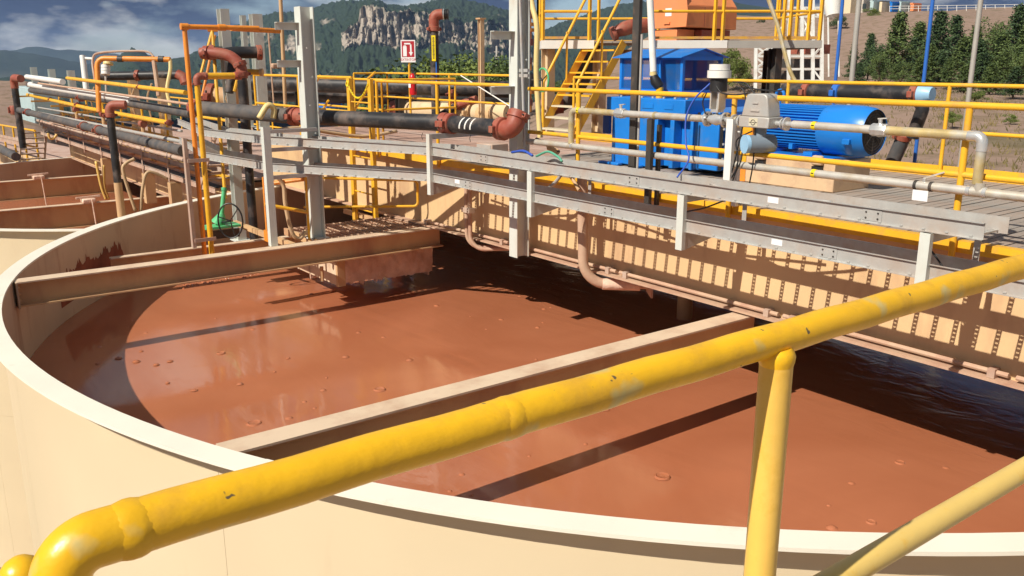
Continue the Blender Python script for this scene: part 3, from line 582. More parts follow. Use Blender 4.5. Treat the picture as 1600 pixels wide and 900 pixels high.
for z in (-.90, -1.15, -1.53): MB().box((x + .051, y - .03, z - .05), (x + .75, y + .03, z)).build('arm', 'galv', t)
# tray detour cables and small conduits
def cable(name, pts, r, m, label, n=8, cat='cable', grp=None):
    return tag(MB().tube(curve_pts(pts, n), r, 7).build(name, m, None, 0, 180), label, cat, grp)
cable('cable', [(6.4, 10.0, -1.165), (6.32, 8.9, -1.16), (6.5, 7.6, -1.17), (6.35, 6.0, -1.16), (6.45, 4.6, -1.165)], .012, 'black', 'black cable lying in the right half of the upper tray')
cable('cable', [(5.2, 12.2, -1.07), (5.6, 11.6, -1.13), (5.95, 11.0, -1.10), (6.4, 10.3, -1.16)], .012, 'black', 'black cable lying in the bent part of the upper tray')
cable('cable', [(5.0, 13.0, -1.09), (4.9, 14.4, -1.10), (5.2, 16, -1.12), (5.7, 18.5, -1.18)], .012, 'black', 'black cable lying in the left run of the upper tray')
cable('cable', [onx(800, 238, 6.5), onx(818, 236, 6.45), onx(832, 243, 6.4)], .016, 'blue_cable', 'short blue cable end on the upper tray beside the column')
cable('cable', [onx(838, 244, 6.5), onx(856, 237, 6.5), onx(872, 245, 6.45), onx(878, 252, 6.4)], .014, 'green_cable', 'green cable looping over the upper tray right of the column')
cable('cable', [onx(1110, 130, 7.0), onx(1085, 155, 6.9), onx(1072, 185, 6.85), onx(1072, 225, 6.8), onx(1076, 250, 6.75), onx(1058, 277, 6.55)], .009, 'blue_cable', 'thin blue cable hanging in front of the blue gearbox')

# ------------------------------------------------------------------ columns
def column(name, c, z0, z1, label, stubs=(), a=.2, b=.2, m='col_grey', ang=0.0, grp='tall pipe support columns'):
    t = thing(name, label, 'column', (c[0], c[1], z0), grp)
    MB().hsec(c, z0, z1, a, b, .014, ang).build('shaft', m, t)
    if z1 < 1.0: MB().box((c[0] - .14, c[1] - .14, z0 - .002), (c[0] + .14, c[1] + .14, z0 + .016)).build('base_plate', m, t)
    for z, dx_, dy_ in stubs:
        p = V((c[0] + dx_ * .1, c[1] + dy_ * .1, z)); q = p + V((dx_, dy_, 0)) * .32
        mb = MB(); d = V((dx_, dy_, 0)); mb.bar(p, q, .08, .008); mb.bar(p + V((0, 0, -.05)) + d.cross(V((0, 0, 1))) * .036, q + V((0, 0, -.05)) + d.cross(V((0, 0, 1))) * .036, .007, .092); mb.build('bracket_stub', m, t)
    for k in range(5):
        z = z0 + (z1 - z0) * (.35 + .12 * k); MB().cyl((c[0] - .03 + .06 * (k % 2), c[1] - b / 2 - .012, z), (c[0] - .03 + .06 * (k % 2), c[1] - b / 2, z), .012, 6).build('bolt', m, t)
    return t
column('steel_column', (5.36, 11.92), RIM - .01, .735, 'tall grey steel column standing on the ladder platform beside the black pipe', ((.52, -1, 0), (.02, -1, 0)), .2, .2, ang=R(90))
column('steel_column', (6.93, 9.06), RIM + .004, 1.05, 'tallest grey column in the middle, fixed to the girder face by the red elbow', ((.36, -1, 0), (-.30, -1, 0)), .17, .2, ang=R(90))
column('steel_column', (5.30, 14.95), RIM - .52, .84, 'grey column rising through the orange pipe frame at the left', (), .15, .18, m='col_grey')
cD = onx(399, 22, 7.3); cN = onx(379, 24, 7.25)
column('steel_column', (7.3, cD.y), -1.40, cD.z, 'grey column right of the red elbow with its base on the deck', (), .22, .2)
column('steel_column', (7.25, cN.y), -1.40, cN.z, 'narrow grey column between two wider ones at the left', (), .1, .12)
for i, (px, py, y, lab) in enumerate([(252, 122, 21.2, 'grey column of the farther bridge right of the hose loop'), (206, 117, 24.4, 'grey column of the farther bridge under the long black pipe'), (110, 110, 29.6, 'grey column of the farther bridge left of the white pipe'), (80, 108, 33.2, 'grey column of the farther bridge next to its far end'), (52, 105, 37.2, 'farthest grey column at the left end of the bridge')]):
    p = onx(px, py, 7.35); column('steel_column', (7.35, p.y), -2.585, p.z, lab, (), .24, .3, m='tan_pipe' if i < 2 else 'col_grey')  # tan on the first two columns puts their shade into the colour

# ------------------------------------------------------------------ deck railings
def railing(name, pts, label, m='yellow', h=1.07, posts=None, kick=0, r=.024, mid=.5, grp='yellow deck railings', dz=0, closed_ends=True):
    # pts: polyline of the rail foot (x, y, zdeck)
    t = thing(name, label, 'railing', pts[0], grp); pts = [V(p) for p in pts]
    top = [p + V((0, 0, h)) for p in pts]
    MB().tube(fillet(top, .1, 4) if len(top) > 2 else top, r, 10).build('top_rail', m, t)
    md = [p + V((0, 0, h * mid)) for p in pts]; MB().tube(fillet(md, .1, 4) if len(md) > 2 else md, r * .95, 10).build('mid_rail', m, t)
    for p, q in zip(pts, pts[1:]):
        ln = (q - p).length; n = max(1, round(ln / 2.3))
        for i in range(n + 1):
            c = p.lerp(q, i / n)
            if posts is None: MB().cyl(c + V((0, 0, -.12 if not kick else 0)), c + V((0, 0, h - .002)), r * .95, 10).build('post', m, t)
        if kick: MB().bar(p + V((0, 0, kick / 2)) + (q - p).normalized().cross(V((0, 0, 1))) * .03, q + V((0, 0, kick / 2)) + (q - p).normalized().cross(V((0, 0, 1))) * .03, .006, kick).build('toe_board', m, t)
    if posts:
        for c in posts: MB().cyl(V(c[:3]) + V((0, 0, -.2)), V(c[:3]) + V((0, 0, h - .002)), r, 12).build('post', m, t)
    return t
railing('railing', [(7.0, -1.4, -1.40), (7.0, 8.95, -1.40)], 'yellow railing along the near edge of the bridge in front of the blue motor', posts=[(7.0, y, -1.42) for y in (-1.0, 1.15, 3.42, 5.70, 8.0)], r=.027)
railing('railing', [(10.9, -1.4, -1.40), (10.9, 12.6, -1.40)], 'yellow railing with toe board along the far edge of the bridge behind the motor', kick=.14, r=.026, h=1.12)
railing('railing', [(10.9, 14.0, -1.40), (10.9, 19.6, -1.40), (10.0, 19.6, -1.40)], 'yellow railing with rounded corner behind the fire extinguisher', r=.024, h=1.13)
railing('railing', [(7.0, 12.95, -1.40), (7.0, 9.3, -1.40)], 'yellow railing between the ladder gate and the middle column', h=1.1, r=.026)
railing('railing', [(7.0, 13.8, -1.40), (7.0, 18.2, -1.40)], 'yellow railing left of the ladder gate behind the grey column', h=1.14, r=.026)
railing('railing', [(8.0, 17.8, -1.40), (8.0, 14.6, -1.40), (9.6, 14.6, -1.4)], 'yellow railing in the middle of the deck behind the chain', h=1.08, r=.022)
railing('railing', [(7.0, 20.0, -2.59), (7.0, 38.8, -2.59)], 'long yellow railing of the farther bridge at the left', h=1.3, r=.035)
railing('railing', [(10.9, 20.0, -2.59), (10.9, 38.8, -2.59)], 'yellow railing on the far side of the farther bridge', h=1.2, r=.03)
# diagonal braces between rails (A shapes)
for (a, b_, lab) in [((500, 118), (484, 146), 'upper yellow diagonal brace left of the chain'), ((513, 157), (502, 176), 'short lower yellow diagonal brace left of the chain'), ((580, 130), (552, 175), 'yellow diagonal brace right of the chain'), ((586, 113), (575, 123), 'short yellow slanted rail end above the ladder gate')]:
    tag(MB().cyl(onx(*a, 7.6), onx(*b_, 7.6), .022, 8).build('rail_brace', 'yellow'), lab, 'brace', 'diagonal braces by the ladder gate')

# ladder with flat yellow stringers, from the platform up to the gate
lad = thing('ladder', 'yellow vertical ladder with flat side bars rising behind the platform beam to the gate', 'ladder', (6.92, 13.36, -2.9))
for y in (13.74, 13.0): MB().box((6.89, y - .05, -2.9), (6.95, y + .05, -.27)).build('side_bar', 'yellow', lad); MB().box((6.955, y - .03, -1.39), (7.03, y + .03, -1.33)).build('cleat', 'yellow', lad)
for k in range(8): MB().cyl((6.92, 13.05, -2.75 + k * .3), (6.92, 13.69, -2.75 + k * .3), .013, 8).build('rung', 'yellow', lad)
ch = thing('chain', 'yellow safety chain hanging across the ladder gate', 'chain', (6.9, 13.36, -.5))
p, q = V((6.88, 13.72, -.36)), V((6.88, 13.02, -.36)); n = 27
MB().tube([p + V((0, .02 + .04 * math.cos(a), .04 * math.sin(a))) for a in [TWO_PI * k / 14 for k in range(15)]], .01, 6, False).build('ring', 'sticker', ch)
for i in range(n):
    t_ = i / (n - 1); c = p.lerp(q, t_) + V((0, 0, -.22 * (1 - (2 * t_ - 1) ** 2))); t2 = (i + .5) / (n - 1); d = (p.lerp(q, t2) + V((0, 0, -.22 * (1 - (2 * t2 - 1) ** 2))) - c).normalized()
    up = V((1, 0, 0)) if i % 2 else d.cross(V((1, 0, 0))); up.normalize()
    lk = [c + d * .022 * math.cos(a) + up * .013 * math.sin(a) for a in [TWO_PI * k / 8 for k in range(9)]]; MB().tube(lk, .006, 5, False).build('link', 'sticker', ch)

# ladder platform: grating, kerb, rails, hanging crusted box below
pl = thing('ladder_platform', 'small grating platform on the beams at the foot of the ladder', 'platform', (5.9, 12.3, RIM))
for i in range(17):
    x = 5.3 + i * .11
    if i == 0: s0 = MB().box((x, yA + .12, RIM - .035), (x + .012, yA2 - .08, RIM - .002)).build('grating_bar', 'dusty_flange', pl)
    else: inst(s0, pl, (i * .11, 0, 0))
for i in range(14):
    y = yA + .14 + i * .085
    if i == 0: s1 = MB().box((5.3, y, RIM - .03), (7.15, y + .008, RIM - .006)).build('cross_bar', 'dusty_flange', pl)
    else: inst(s1, pl, (0, i * .085, 0))
MB().box((6.1, yA + .13, RIM - .05), (7.1, yA2 - .09, RIM - .04)).build('light_block_sheet', 'dusty_beam', pl)  # added sheet that makes the grating's shadow on the slurry solid
for x in (5.0, 7.0): MB().bar((x, yA + .1, RIM - .09), (x, 14.3, RIM - .09), .06, .08).build('joist', 'dusty_beam', pl)
MB().box((5.25, yA + .12, RIM - .1), (5.285, yA2 - .08, RIM + .006)).build('edge_angle', 'dusty_beam', pl); MB().box((4.64, yA + .2, RIM + .0), (4.66, yA + .5, RIM + .16)).build('toe_plate', 'orange_pipe', pl)
pr_ = thing('railing', 'yellow looped side rail around the ladder platform in front of the girder', 'railing', (6.0, 12.8, RIM), 'yellow deck railings')
MB().tube(fillet([onz(516, 384, RIM - .3) * .9 if False else (5.55, 12.75, -2.18), (7.0, 11.75, -2.18), (7.0, 11.75, -1.78), (5.5, 12.8, -1.72)], .07, 5), .02, 8).build('loop_rail', 'yellow', pr_)
MB().cyl((4.62, 11.95, -1.95), (5.2, 11.8, -2.1), .026, 8).build('side_rail', 'yellow', pr_); MB().cyl((5.19, 11.8, RIM), (5.19, 11.8, -1.55), .02, 8).build('post', 'yellow', pr_); MB().box((4.72, 12.2, RIM), (4.76, 12.25, -1.6)).build('post', 'orange_pipe', pr_)
MB().cyl((4.74, 12.2, -1.7), (5.2, 11.82, -1.62), .03, 8).build('top_rail', 'orange_pipe', pr_)
bx = thing('hanging_box', 'mud-crusted box hanging under the platform beam above the slurry', 'box', (6.7, 12, -3.4))
xb0, xb1, yb0, yb1 = 5.66, 7.32, 11.95, 12.9
MB().box((xb0, yb0, -3.22), (xb0 + .03, yb1 + .5, -2.82)).build('side_plate', 'beam_top', bx); MB().box((xb0 - .01, yb0 - .06, -3.23), (xb0 + .12, yb0, -2.78)).build('corner_post', 'dusty_beam', bx)
rng = random.Random(12); mb = MB(); vs = []; n = 56; m = 9
for i in range(n + 1):
    x = xb0 + .12 + (xb1 - xb0 - .1) * i / n; drip = .05 * max(0, nz(x * 9, 3)) + (.13 * max(0, nz(x * 30, 5)) if x < 6.5 else .03)
    for j in range(m + 1):
        z = -2.83 - (.36 + drip) * j / m; vs.append((x, yb0 - .012 - .028 * (1 + nz(x * 7, z * 7, 1)), z))
fs = [(i * (m + 1) + j, i * (m + 1) + j + 1, (i + 1) * (m + 1) + j + 1, (i + 1) * (m + 1) + j) for i in range(n) for j in range(m)]
b0 = len(vs); vs += [(v[0], yb0 + .02, v[2]) for v in vs]; fs += [tuple(b0 + k for k in reversed(f)) for f in fs]
mb.add(vs, fs).build('crust_face', 'mud_crust', bx)
for i in range(12): MB().box((xb0 + .12 + i * .108, yb0 + .03, -2.845), (xb0 + .15 + i * .108, yb1, -2.82)).build('grating_bar', 'mud_crust', bx)
MB().box((xb0, yb1 + .003, -3.3), (xb1, yb1 + .03, -2.9)).build('back_plate', 'mud_crust', bx); MB().box((xb0 + .04, yb0 + .03, -3.2), (xb1, yb1, -3.18)).build('bottom_plate', 'mud_crust', bx)
MB().box((xb1 - .02, yb0 + .04, -3.3), (xb1, yb1, -2.6)).build('hanger', 'mud_crust', bx); MB().cyl((5.4, 11.9, -3.1), (5.4, 11.9, -2.88), .03, 8).build('stub_pipe', 'dusty_beam', bx)
for x, y in ((5.78, 11.98), (7.0, 11.98), (5.8, 12.8)): MB().box((x, y, -2.82), (x + .05, y + .05, RIM - .31 if y < 12.5 else RIM - .3)).build('hanger', 'dusty_beam', bx)

for o_ in bx.children: o_.location.z -= .07

# ------------------------------------------------------------------ couplings and pipe runs
def coupling(parent, p, d, r, m='red_coupling', ln=None):
    p = V(p); d = V(d).normalized(); ln = ln or r * .9; mb = MB()
    mb.tube([p - d * ln / 2, p - d * ln * .42, p + d * ln * .42, p + d * ln / 2], [r * 1.12, r * 1.24, r * 1.24, r * 1.12], 16)
    u = d.cross(V((0, 0, 1)));
    if u.length < .1: u = V((1, 0, 0))
    u.normalize(); w_ = u.cross(d)
    o = mb.build('coupling', m, parent)
    for s in (-1, 1):
        MB().obox(p + u * s * r * 1.42, u * r * .26, d * ln * .34, w_ * r * .36).build('bolt_lug', m, o, r * .05)
        MB().cyl(p + u * s * r * 1.48 - w_ * r * .6, p + u * s * r * 1.48 + w_ * r * .6, r * .1, 6).build('bolt', 'dark_steel', o)
    return o
bp = thing('black_pipe', 'large black pipe with red couplings running across the middle of the picture', 'pipe', (5.4, 12.7, -.81))
pr = .112; A0, A1, A2_, A3 = V((6.62, 8.98, -.815)), V((6.5, 10.18, -.80)), V((5.42, 12.78, -.79)), V((4.72, 14.85, -.73))
MB().tube([A0, A1], pr, 18).build('pipe_run', 'black_pipe', bp); MB().tube([A1, A2_], pr, 18).build('pipe_run', 'black_pipe', bp); MB().tube([A2_, A3], pr * 1.02, 18).build('pipe_run', 'black_pipe_dusty', bp)
d12 = (A2_ - A1).normalized()
coupling(bp, A1 - d12 * .02, d12, pr); coupling(bp, A1 - V((-.02, .16, 0)), A0 - A1, pr); coupling(bp, A2_ - d12 * .10, d12, pr * 1.02, ln=.13); coupling(bp, A2_ - d12 * .36, d12, pr * 1.02, ln=.13)
MB().tube([A2_ - d12 * .36, A2_ - d12 * .1], pr * 1.1, 18).build('fitting', 'red_coupling', bp)
d01 = (A0 - A1).normalized()
MB().tube(fillet([A0 - d01 * .05, A0 + d01 * .17, A0 + d01 * .17 + V((.10, 0, .22))], .15, 8), pr * 1.05, 18).build('elbow', 'red_coupling', bp)
coupling(bp, A0 - d01 * .03, d01, pr * 1.05); coupling(bp, A0 + d01 * .17 + V((.08, 0, .17)), V((.10, 0, .22)), pr * 1.0, ln=.09)
for k in range(3): 
    c = A0 + (A1 - A0) * (.42 + .09 * k); su = V((0, 0, 1)); sd_ = d01.cross(su).normalized(); sd_ = sd_ if sd_.dot(c) < 0 else -sd_; vs = []
    for a in [R(-20) + R(85) * j / 7 for j in range(8)]: o_ = (sd_ * math.cos(a) + su * math.sin(a)) * pr * 1.015 + d01 * .03 * (a - .4); vs += [c + o_ - d01 * .013, c + o_ + d01 * .013]
    MB().add(vs, [(2 * j, 2 * j + 1, 2 * j + 3, 2 * j + 2) for j in range(7)]).build('white_stripe', 'white_paint', bp)
c = A3 + V((0, -.02, 0)); coupling(bp, c, A3 - A2_, pr * 1.02); MB().tube(fillet([A3 + V((0, -.05, 0)), A3 + V((-.02, .25, 0)), A3 + V((.35, .45, 0))], .2, 6), pr * 1.05, 16).build('elbow', 'red_coupling', bp)
# silver pipes in front of the bridge
SX = 6.93
def sy(px, py): return onx(px, py, SX).y
ZU2, ZL2 = -.555, -.975
sp1 = thing('steel_pipe', 'upper stainless pipe with valves running past the blue gearbox and motor', 'pipe', (SX, 6, -.6))
yl, yr = sy(893, 175), sy(1536, 215)
MB().tube(fillet([(SX, yl, ZL2 + .03), (SX, yl, ZU2), (SX, yl - .3, ZU2)], .07, 6), .036, 14).build('bend', 'brassy', sp1)
MB().tube([(SX, yl - .28, ZU2), (SX, sy(965, 172), ZU2)], .034, 14).build('pipe_run', 'brassy', sp1)
MB().tube([(SX, sy(965, 172), ZU2), (SX, sy(1098, 180), ZU2)], .036, 14).build('pipe_run', 'steel', sp1)
MB().tube([(SX, sy(1240, 188), ZU2), (SX, sy(1368, 197), ZU2)], .036, 14).build('pipe_run', 'steel', sp1)
MB().tube([(SX, sy(1368, 197), ZU2), (SX, yr + .1, ZU2)], .038, 14).build('pipe_run', 'brassy', sp1)
MB().tube(fillet([(SX, yr + .11, ZU2), (SX, yr, ZU2), (SX, yr, ZU2 - .11)], .075, 8), .042, 14).build('elbow', 'bright_steel', sp1)
MB().tube([(SX, yr, ZU2 - .1), (SX, yr, ZL2 + .06)], .038, 14).build('pipe_run', 'brassy', sp1)
for px in (970, 1375):   # ball valves
    y = sy(px, 172 if px < 1000 else 197); v_ = MB().tube([(SX, y + .07, ZU2), (SX, y + .06, ZU2), (SX, y + .03, ZU2), (SX, y, ZU2), (SX, y - .03, ZU2), (SX, y - .06, ZU2), (SX, y - .07, ZU2)], [.05, .054, .052, .060, .052, .054, .05], 8).build('ball_valve', 'bright_steel', sp1)
    MB().cyl((SX, y, ZU2 + .05), (SX, y, ZU2 + .095), .016, 8).build('stem', 'bright_steel', v_); MB().bar((SX, y + .02, ZU2 + .092), (SX, y - .06, ZU2 + .10), .025, .01).build('handle', 'steel', v_)
for px, py in ((905, 170), (1274, 189)): y = sy(px, py); MB().tube([(SX, y + .02, ZU2), (SX, y - .02, ZU2)], .0385, 14, False).build('sticker', 'sticker', sp1); MB().cbox((SX - .0395, y, ZU2 + .006), (.002, .026, .01)).build('arrow_mark', 'black', sp1)
sp2 = thing('steel_pipe', 'lower stainless pipe running along the full length of the near rail', 'pipe', (SX, 6, -1.0))
MB().tube([(SX, 8.95, ZL2), (SX, -1.4, ZL2)], .036, 14).build('pipe_run', 'steel', sp2)
for px in (895, 1514, 1540): y = sy(px, 216 if px < 1000 else 300); MB().tube([(SX, y + .015, ZL2), (SX, y - .015, ZL2)], .043, 14).build('clamp_ring', 'bright_steel', sp2)
y = sy(1530, 300); MB().tube([(SX, y + .06, ZL2), (SX, y - .06, ZL2)], .041, 14).build('tee', 'steel', sp2); MB().cyl((SX, y, ZL2), (SX, y, ZL2 + .07), .041, 14).build('tee_branch', 'steel', sp2)
y = sy(1273, 268); MB().tube([(SX, y + .02, ZL2), (SX, y - .02, ZL2)], .0385, 14, False).build('sticker', 'sticker', sp2); MB().cbox((SX - .0395, y, ZL2 + .006), (.002, .026, .01)).build('arrow_mark', 'black', sp2)
y1_, y2_ = sy(1432, 287), sy(1456, 289)
for y in (y1_, y2_): MB().tube([(SX, y + .012, ZL2), (SX, y - .012, ZL2)], .041, 14).build('clamp_ring', 'dark_steel', sp2)
MB().cyl((SX, (y1_ + y2_) / 2, ZL2), (SX, (y1_ + y2_) / 2, ZL2 + .06), .016, 8).build('valve_stem', 'bright_steel', sp2); MB().bar((SX, (y1_ + y2_) / 2 + .01, ZL2 + .06), (SX + .05, (y1_ + y2_) / 2 - .13, ZL2 + .12), .022, .012).build('valve_lever', 'steel', sp2)
MB().cbox((SX - .044, (y1_ + y2_) / 2, ZL2 - .075), (.002, .13, .085)).build('paper_tag', 'paper', sp2)
# supports of the silver pipes
def strut(px, py, z1, m, lab, wd=.05, x=SX + .05, z0=-1.52):
    y = onx(px, py, x).y; t = thing('pipe_support', lab, 'support', (x, y, z0), 'uprights holding the silver pipes'); mb = MB(); mb.box((x, y - wd / 2, z0), (x + .006, y + wd / 2, z1)); mb.box((x + .0061, y - wd / 2, z0), (x + .045, y - wd / 2 + .006, z1)); mb.box((x + .0061, y + wd / 2 - .006, z0), (x + .045, y + wd / 2, z1)); mb.build('channel', m, t)
    MB().tube([V((SX, y + .012, ZU2)), V((SX, y - .012, ZU2))], .041, 12, False).build('pipe_clip', 'brassy', t); return t
strut(1014, 200, ZU2 - .035, 'dark_steel', 'dark channel upright holding the silver pipes before the gearbox', .07, x=SX - .1, z0=-1.6)
strut(1028, 205, ZU2 - .1, 'dark_steel', 'thinner dark upright right beside the dark channel at the gearbox', .035)
strut(1139, 210, ZU2 + .02, 'white_paint', 'white channel upright under the actuated valve', .08, x=SX - .1, z0=-1.17)
strut(1152, 215, ZU2 - .05, 'white_paint', 'second white upright just right of the one under the actuated valve', .05, z0=-1.395)
for px, lab in ((921, 'short galvanised strap hanging below the upper tray near the column'), (1165, 'short galvanised strap hanging below the upper tray under the motor'), (1538, 'galvanised strap at the right end of the upper tray')):
    y = onx(px, 300, 6.8).y; t = thing('tray_strap', lab, 'strap', (6.8, y, -1.6), 'straps below the upper tray'); MB().box((6.8, y - .025, -1.62), (6.806, y + .025, -1.17)).build('strap', 'galv', t); MB().box((6.62, y - .025, -1.215), (7.03, y + .025, -1.209)).build('angle', 'galv', t)

# bent drop pipes reaching under the girder
dp = thing('drop_pipe', 'large dusty drop pipe bending under the girder to a flanged end', 'pipe', (6.9, 7.7, -2.6))
pts = fillet([(6.88, 7.78, -1.3), (6.88, 7.72, -2.60), (7.5, 7.25, -2.60)], .3, 8); MB().tube(pts, .062, 14).build('pipe_run', 'dusty_flange', dp)
MB().tube([V((7.06, 7.58, -2.6)), V((7.42, 7.31, -2.60))], [.07, .085], 12).build('coupling', 'mud_crust', dp); MB().cyl((7.2, 7.47, -2.55), (7.2, 7.47, -2.44), .04, 8).build('vent_stub', 'mud_crust', dp); MB().obox(V((7.52, 7.24, -2.58)), V((.16, -.12, 0)) * .06, V((.11, .15, 0)), V((0, 0, .15))).build('flange', 'dusty_flange', dp)
dq = thing('drop_pipe', 'pair of thinner dusty conduits bending under the girder beside the crusted box', 'pipe', (6.95, 10.3, -2.5))
for k in range(2): MB().tube(fillet([(6.98, 10.37 - .09 * k, -1.55), (6.98, 10.37 - .09 * k, -2.6 - .02 * k), (7.6, 9.6 - .05 * k, -2.55)], .2, 8), .03, 10).build('conduit', 'dusty_flange', dq)
MB().cbox((6.98, 10.33, -2.05), (.1, .2, .07)).build('clamp', 'galv_dusty', dq)

# ------------------------------------------------------------------ agitator drive (gearbox, cage, coupling guard, motor)
def agitator(label):
    t = thing('gearbox', label, 'gearbox', (9.3, 8.2, -1.40), 'blue agitator drives on the bridges')
    def bx_(nm, x0, x1, y0, y1, z0, z1, m='blue', bv=.012): return MB().box((x0, y0, z0), (x1, y1, z1)).build(nm, m, t, bv)
    body = bx_('housing', 8.62, 9.9, 8.45, 9.14, -1.38, -.66); bx_('housing', 8.78, 9.8, 7.62, 8.448, -1.36, -.66); bx_('housing', 8.60, 9.7, 7.22, 7.61, -1.32, -.70)
    bx_('top_cover', 8.56, 9.95, 7.75, 9.2, -.655, -.47); bx_('front_rib', 8.63, 8.78, 8.28, 8.34, -1.36, -.66); bx_('front_rib', 8.62, 8.777, 7.98, 8.05, -1.36, -.66); bx_('front_rib', 8.67, 8.777, 7.7, 7.75, -1.36, -.66)
    bx_('flange_strip', 8.595, 8.61, 8.5, 9.1, -.72, -.67, 'blue'); bx_('base_foot', 8.52, 8.618, 8.9, 9.3, -1.40, -1.36); bx_('base_foot', 8.52, 8.618, 8.5, 8.62, -1.40, -1.36)
    bx_('lug', 8.57, 8.618, 9.142, 9.28, -.98, -.70, 'blue_dark'); bx_('nameplate', 8.552, 8.558, 8.3, 8.5, -.60, -.53, 'blue'); bx_('nameplate', 8.552, 8.558, 7.95, 8.1, -.60, -.53, 'blue')
    poly = [(8.605, 7.61, -.70), (8.605, 7.22, -.70), (8.605, 7.22, -.60), (8.605, 7.45, -.56)]; MB().prism(poly, (.9, 0, 0)).build('sloped_cover', 'blue', t, .01)
    for y in (7.3, 7.42, 7.54): MB().cyl((8.585, y, -.63), (8.604, y, -.63), .018, 8).build('bolt', 'black', t)
    for z in (-.8, -.98, -1.16): MB().cyl((8.585, 7.13, z), (8.6, 7.13, z), .015, 6).build('bolt', 'bright_steel', t)
    MB().box((8.588, 7.14, -1.3), (8.598, 7.19, -.72)).build('side_flange', 'black', t); bx_('end_cover', 8.64, 9.6, 6.98, 7.218, -1.30, -.72); MB().tube([(8.63, 7.08 + .04 * math.cos(a), -1.0 + .05 * math.sin(a)) for a in [k * .5 for k in range(10)]], .012, 6).build('lifting_hook', 'black', t)
    for i in range(7): MB().cyl((8.7, 7.85 + i * .2, -.47), (8.7, 7.85 + i * .2, -.45), .02, 6).build('bolt', 'galv', t)
    MB().cyl((9.25, 8.2, -3.6), (9.25, 8.2, -1.36), .11, 14).build('shaft', 'dusty_beam', t)
    return t
ag = agitator('blue agitator gearbox on the near bridge below the mesh cage')
cg = thing('mesh_cage', 'blue roofed guard cage with diamond mesh above the gearbox', 'cage', (9.3, 8.8, -.45), 'blue roofed guard cages')
cx0, cx1, cy0, cy1, cz0, cz1 = 9.0, 9.75, 8.22, 9.37, -.40, .06
def fr(a, b_, wd=.045, nm='frame_bar', m='blue'): MB().bar(a, b_, wd, wd).build(nm, m, cg)
for x in (cx0, cx1):
    for y in (cy0, cy1): fr((x, y, -.46), (x, y, cz1))
for y in (8.62, 8.98): fr((cx0, y, -.42), (cx0, y, cz1), .03)
for z in (cz0, cz1 - .02):
    for x in (cx0, cx1): fr((x, cy0, z), (x, cy1, z), .06 if z < 0 else .03)
    for y in (cy0, cy1): fr((cx0, y, z), (cx1, y, z), .05)
rm = MB(); xm = (cx0 + cx1) / 2
for s, xe in ((-1, cx0 - .1), (1, cx1 + .1)): rm.bar((xm, cy0 - .06, .155), (xm, cy1 + .1, .155), .002, .002); rm.add([(xm, cy0 - .06, .17), (xe, cy0 - .06, .055), (xe, cy1 + .1, .055), (xm, cy1 + .1, .17), (xm, cy0 - .06, .162), (xe, cy0 - .06, .047), (xe, cy1 + .1, .047), (xm, cy1 + .1, .162)], [(0, 1, 2, 3), (7, 6, 5, 4), (0, 4, 5, 1), (1, 5, 6, 2), (2, 6, 7, 3)])
rm.build('roof', 'blue', cg); MB().add([(cx0, cy0 - .005, cz1), (cx1, cy0 - .005, cz1), (xm, cy0 - .005, .15)], [(0, 1, 2)]).build('gable', 'blue', cg)
def mesh_panel(p, u, v, nu, nv, m='blue', th=.005):   # expanded-metal panel: one part per side
    mb = MB(); p = V(p); u = V(u); v = V(v)
    for i in range(-nv, nu + 1):
        for s in (1, -1):
            a0 = max(0, -i) if s == 1 else max(0, i - nu + nv - nv); 
            i0, i1 = (i, i + nv) if s == 1 else (i + nv, i)
            q0, q1 = i0 / nu, i1 / nu; t0, t1 = 0.0, 1.0
            lo = max(0, min(1, (0 - q0) / (q1 - q0))) if q1 != q0 else 0; hi = max(0, min(1, (1 - q0) / (q1 - q0))) if q1 != q0 else 1
            if lo > hi: lo, hi = hi, lo
            if hi - lo < .02: continue
            mb.bar(p + u * (q0 + (q1 - q0) * lo) + v * lo, p + u * (q0 + (q1 - q0) * hi) + v * hi, th, th)
    o = mb.build('mesh_panel', m, cg, smooth=False); o['kind'] = 'stuff'; return o
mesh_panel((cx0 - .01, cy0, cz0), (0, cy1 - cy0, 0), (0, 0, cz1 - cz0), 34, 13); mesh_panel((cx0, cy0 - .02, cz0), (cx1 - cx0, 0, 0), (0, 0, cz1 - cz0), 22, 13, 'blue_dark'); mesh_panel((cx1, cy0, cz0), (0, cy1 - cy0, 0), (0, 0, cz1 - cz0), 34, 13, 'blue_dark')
MB().cyl((9.35, 8.8, -.47), (9.35, 8.8, .04), .10, 14).build('shaft_guard', 'dark_steel', cg); MB().cyl((9.3, 8.55, -.47), (9.3, 8.55, -.02), .05, 12).build('spindle', 'cage_yellowish', cg); MB().cyl((9.38, 8.35, -.47), (9.38, 8.35, .02), .03, 12).build('spindle', 'blue_dark', cg)
mt = thing('electric_motor', 'blue finned electric motor on a cream plinth behind the silver pipes', 'motor', (8.95, 6.0, -1.03))
MX, MZ, MR = 8.95, -.745, .262
MB().tube([(MX, 6.72, MZ), (MX, 5.90, MZ)], MR * .86, 28).build('body', 'blue', mt)
for i in range(44):
    a = TWO_PI * i / 44
    if -2.0 < math.atan2(math.sin(a), math.cos(a)) < -1.15: continue
    d = V((math.cos(a), 0, math.sin(a))); c = V((MX, 6.3, MZ)) + d * MR * .92; MB().obox(c, d * MR * .085, V((0, .40, 0)), d.cross(V((0, 1, 0))) * .006).build('cooling_fin', 'blue', mt)
MB().tube([(MX, 5.93, MZ), (MX, 5.90, MZ), (MX, 5.52, MZ), (MX, 5.40, MZ), (MX, 5.36, MZ)], [MR * .98, MR * 1.06, MR * 1.06, MR * 1.0, MR * .93], 32, False).build('fan_cowl', 'blue', mt)
MB().cyl((MX, 5.385, MZ), (MX, 5.40, MZ), MR * .95, 32).build('fan_backing', 'black', mt)
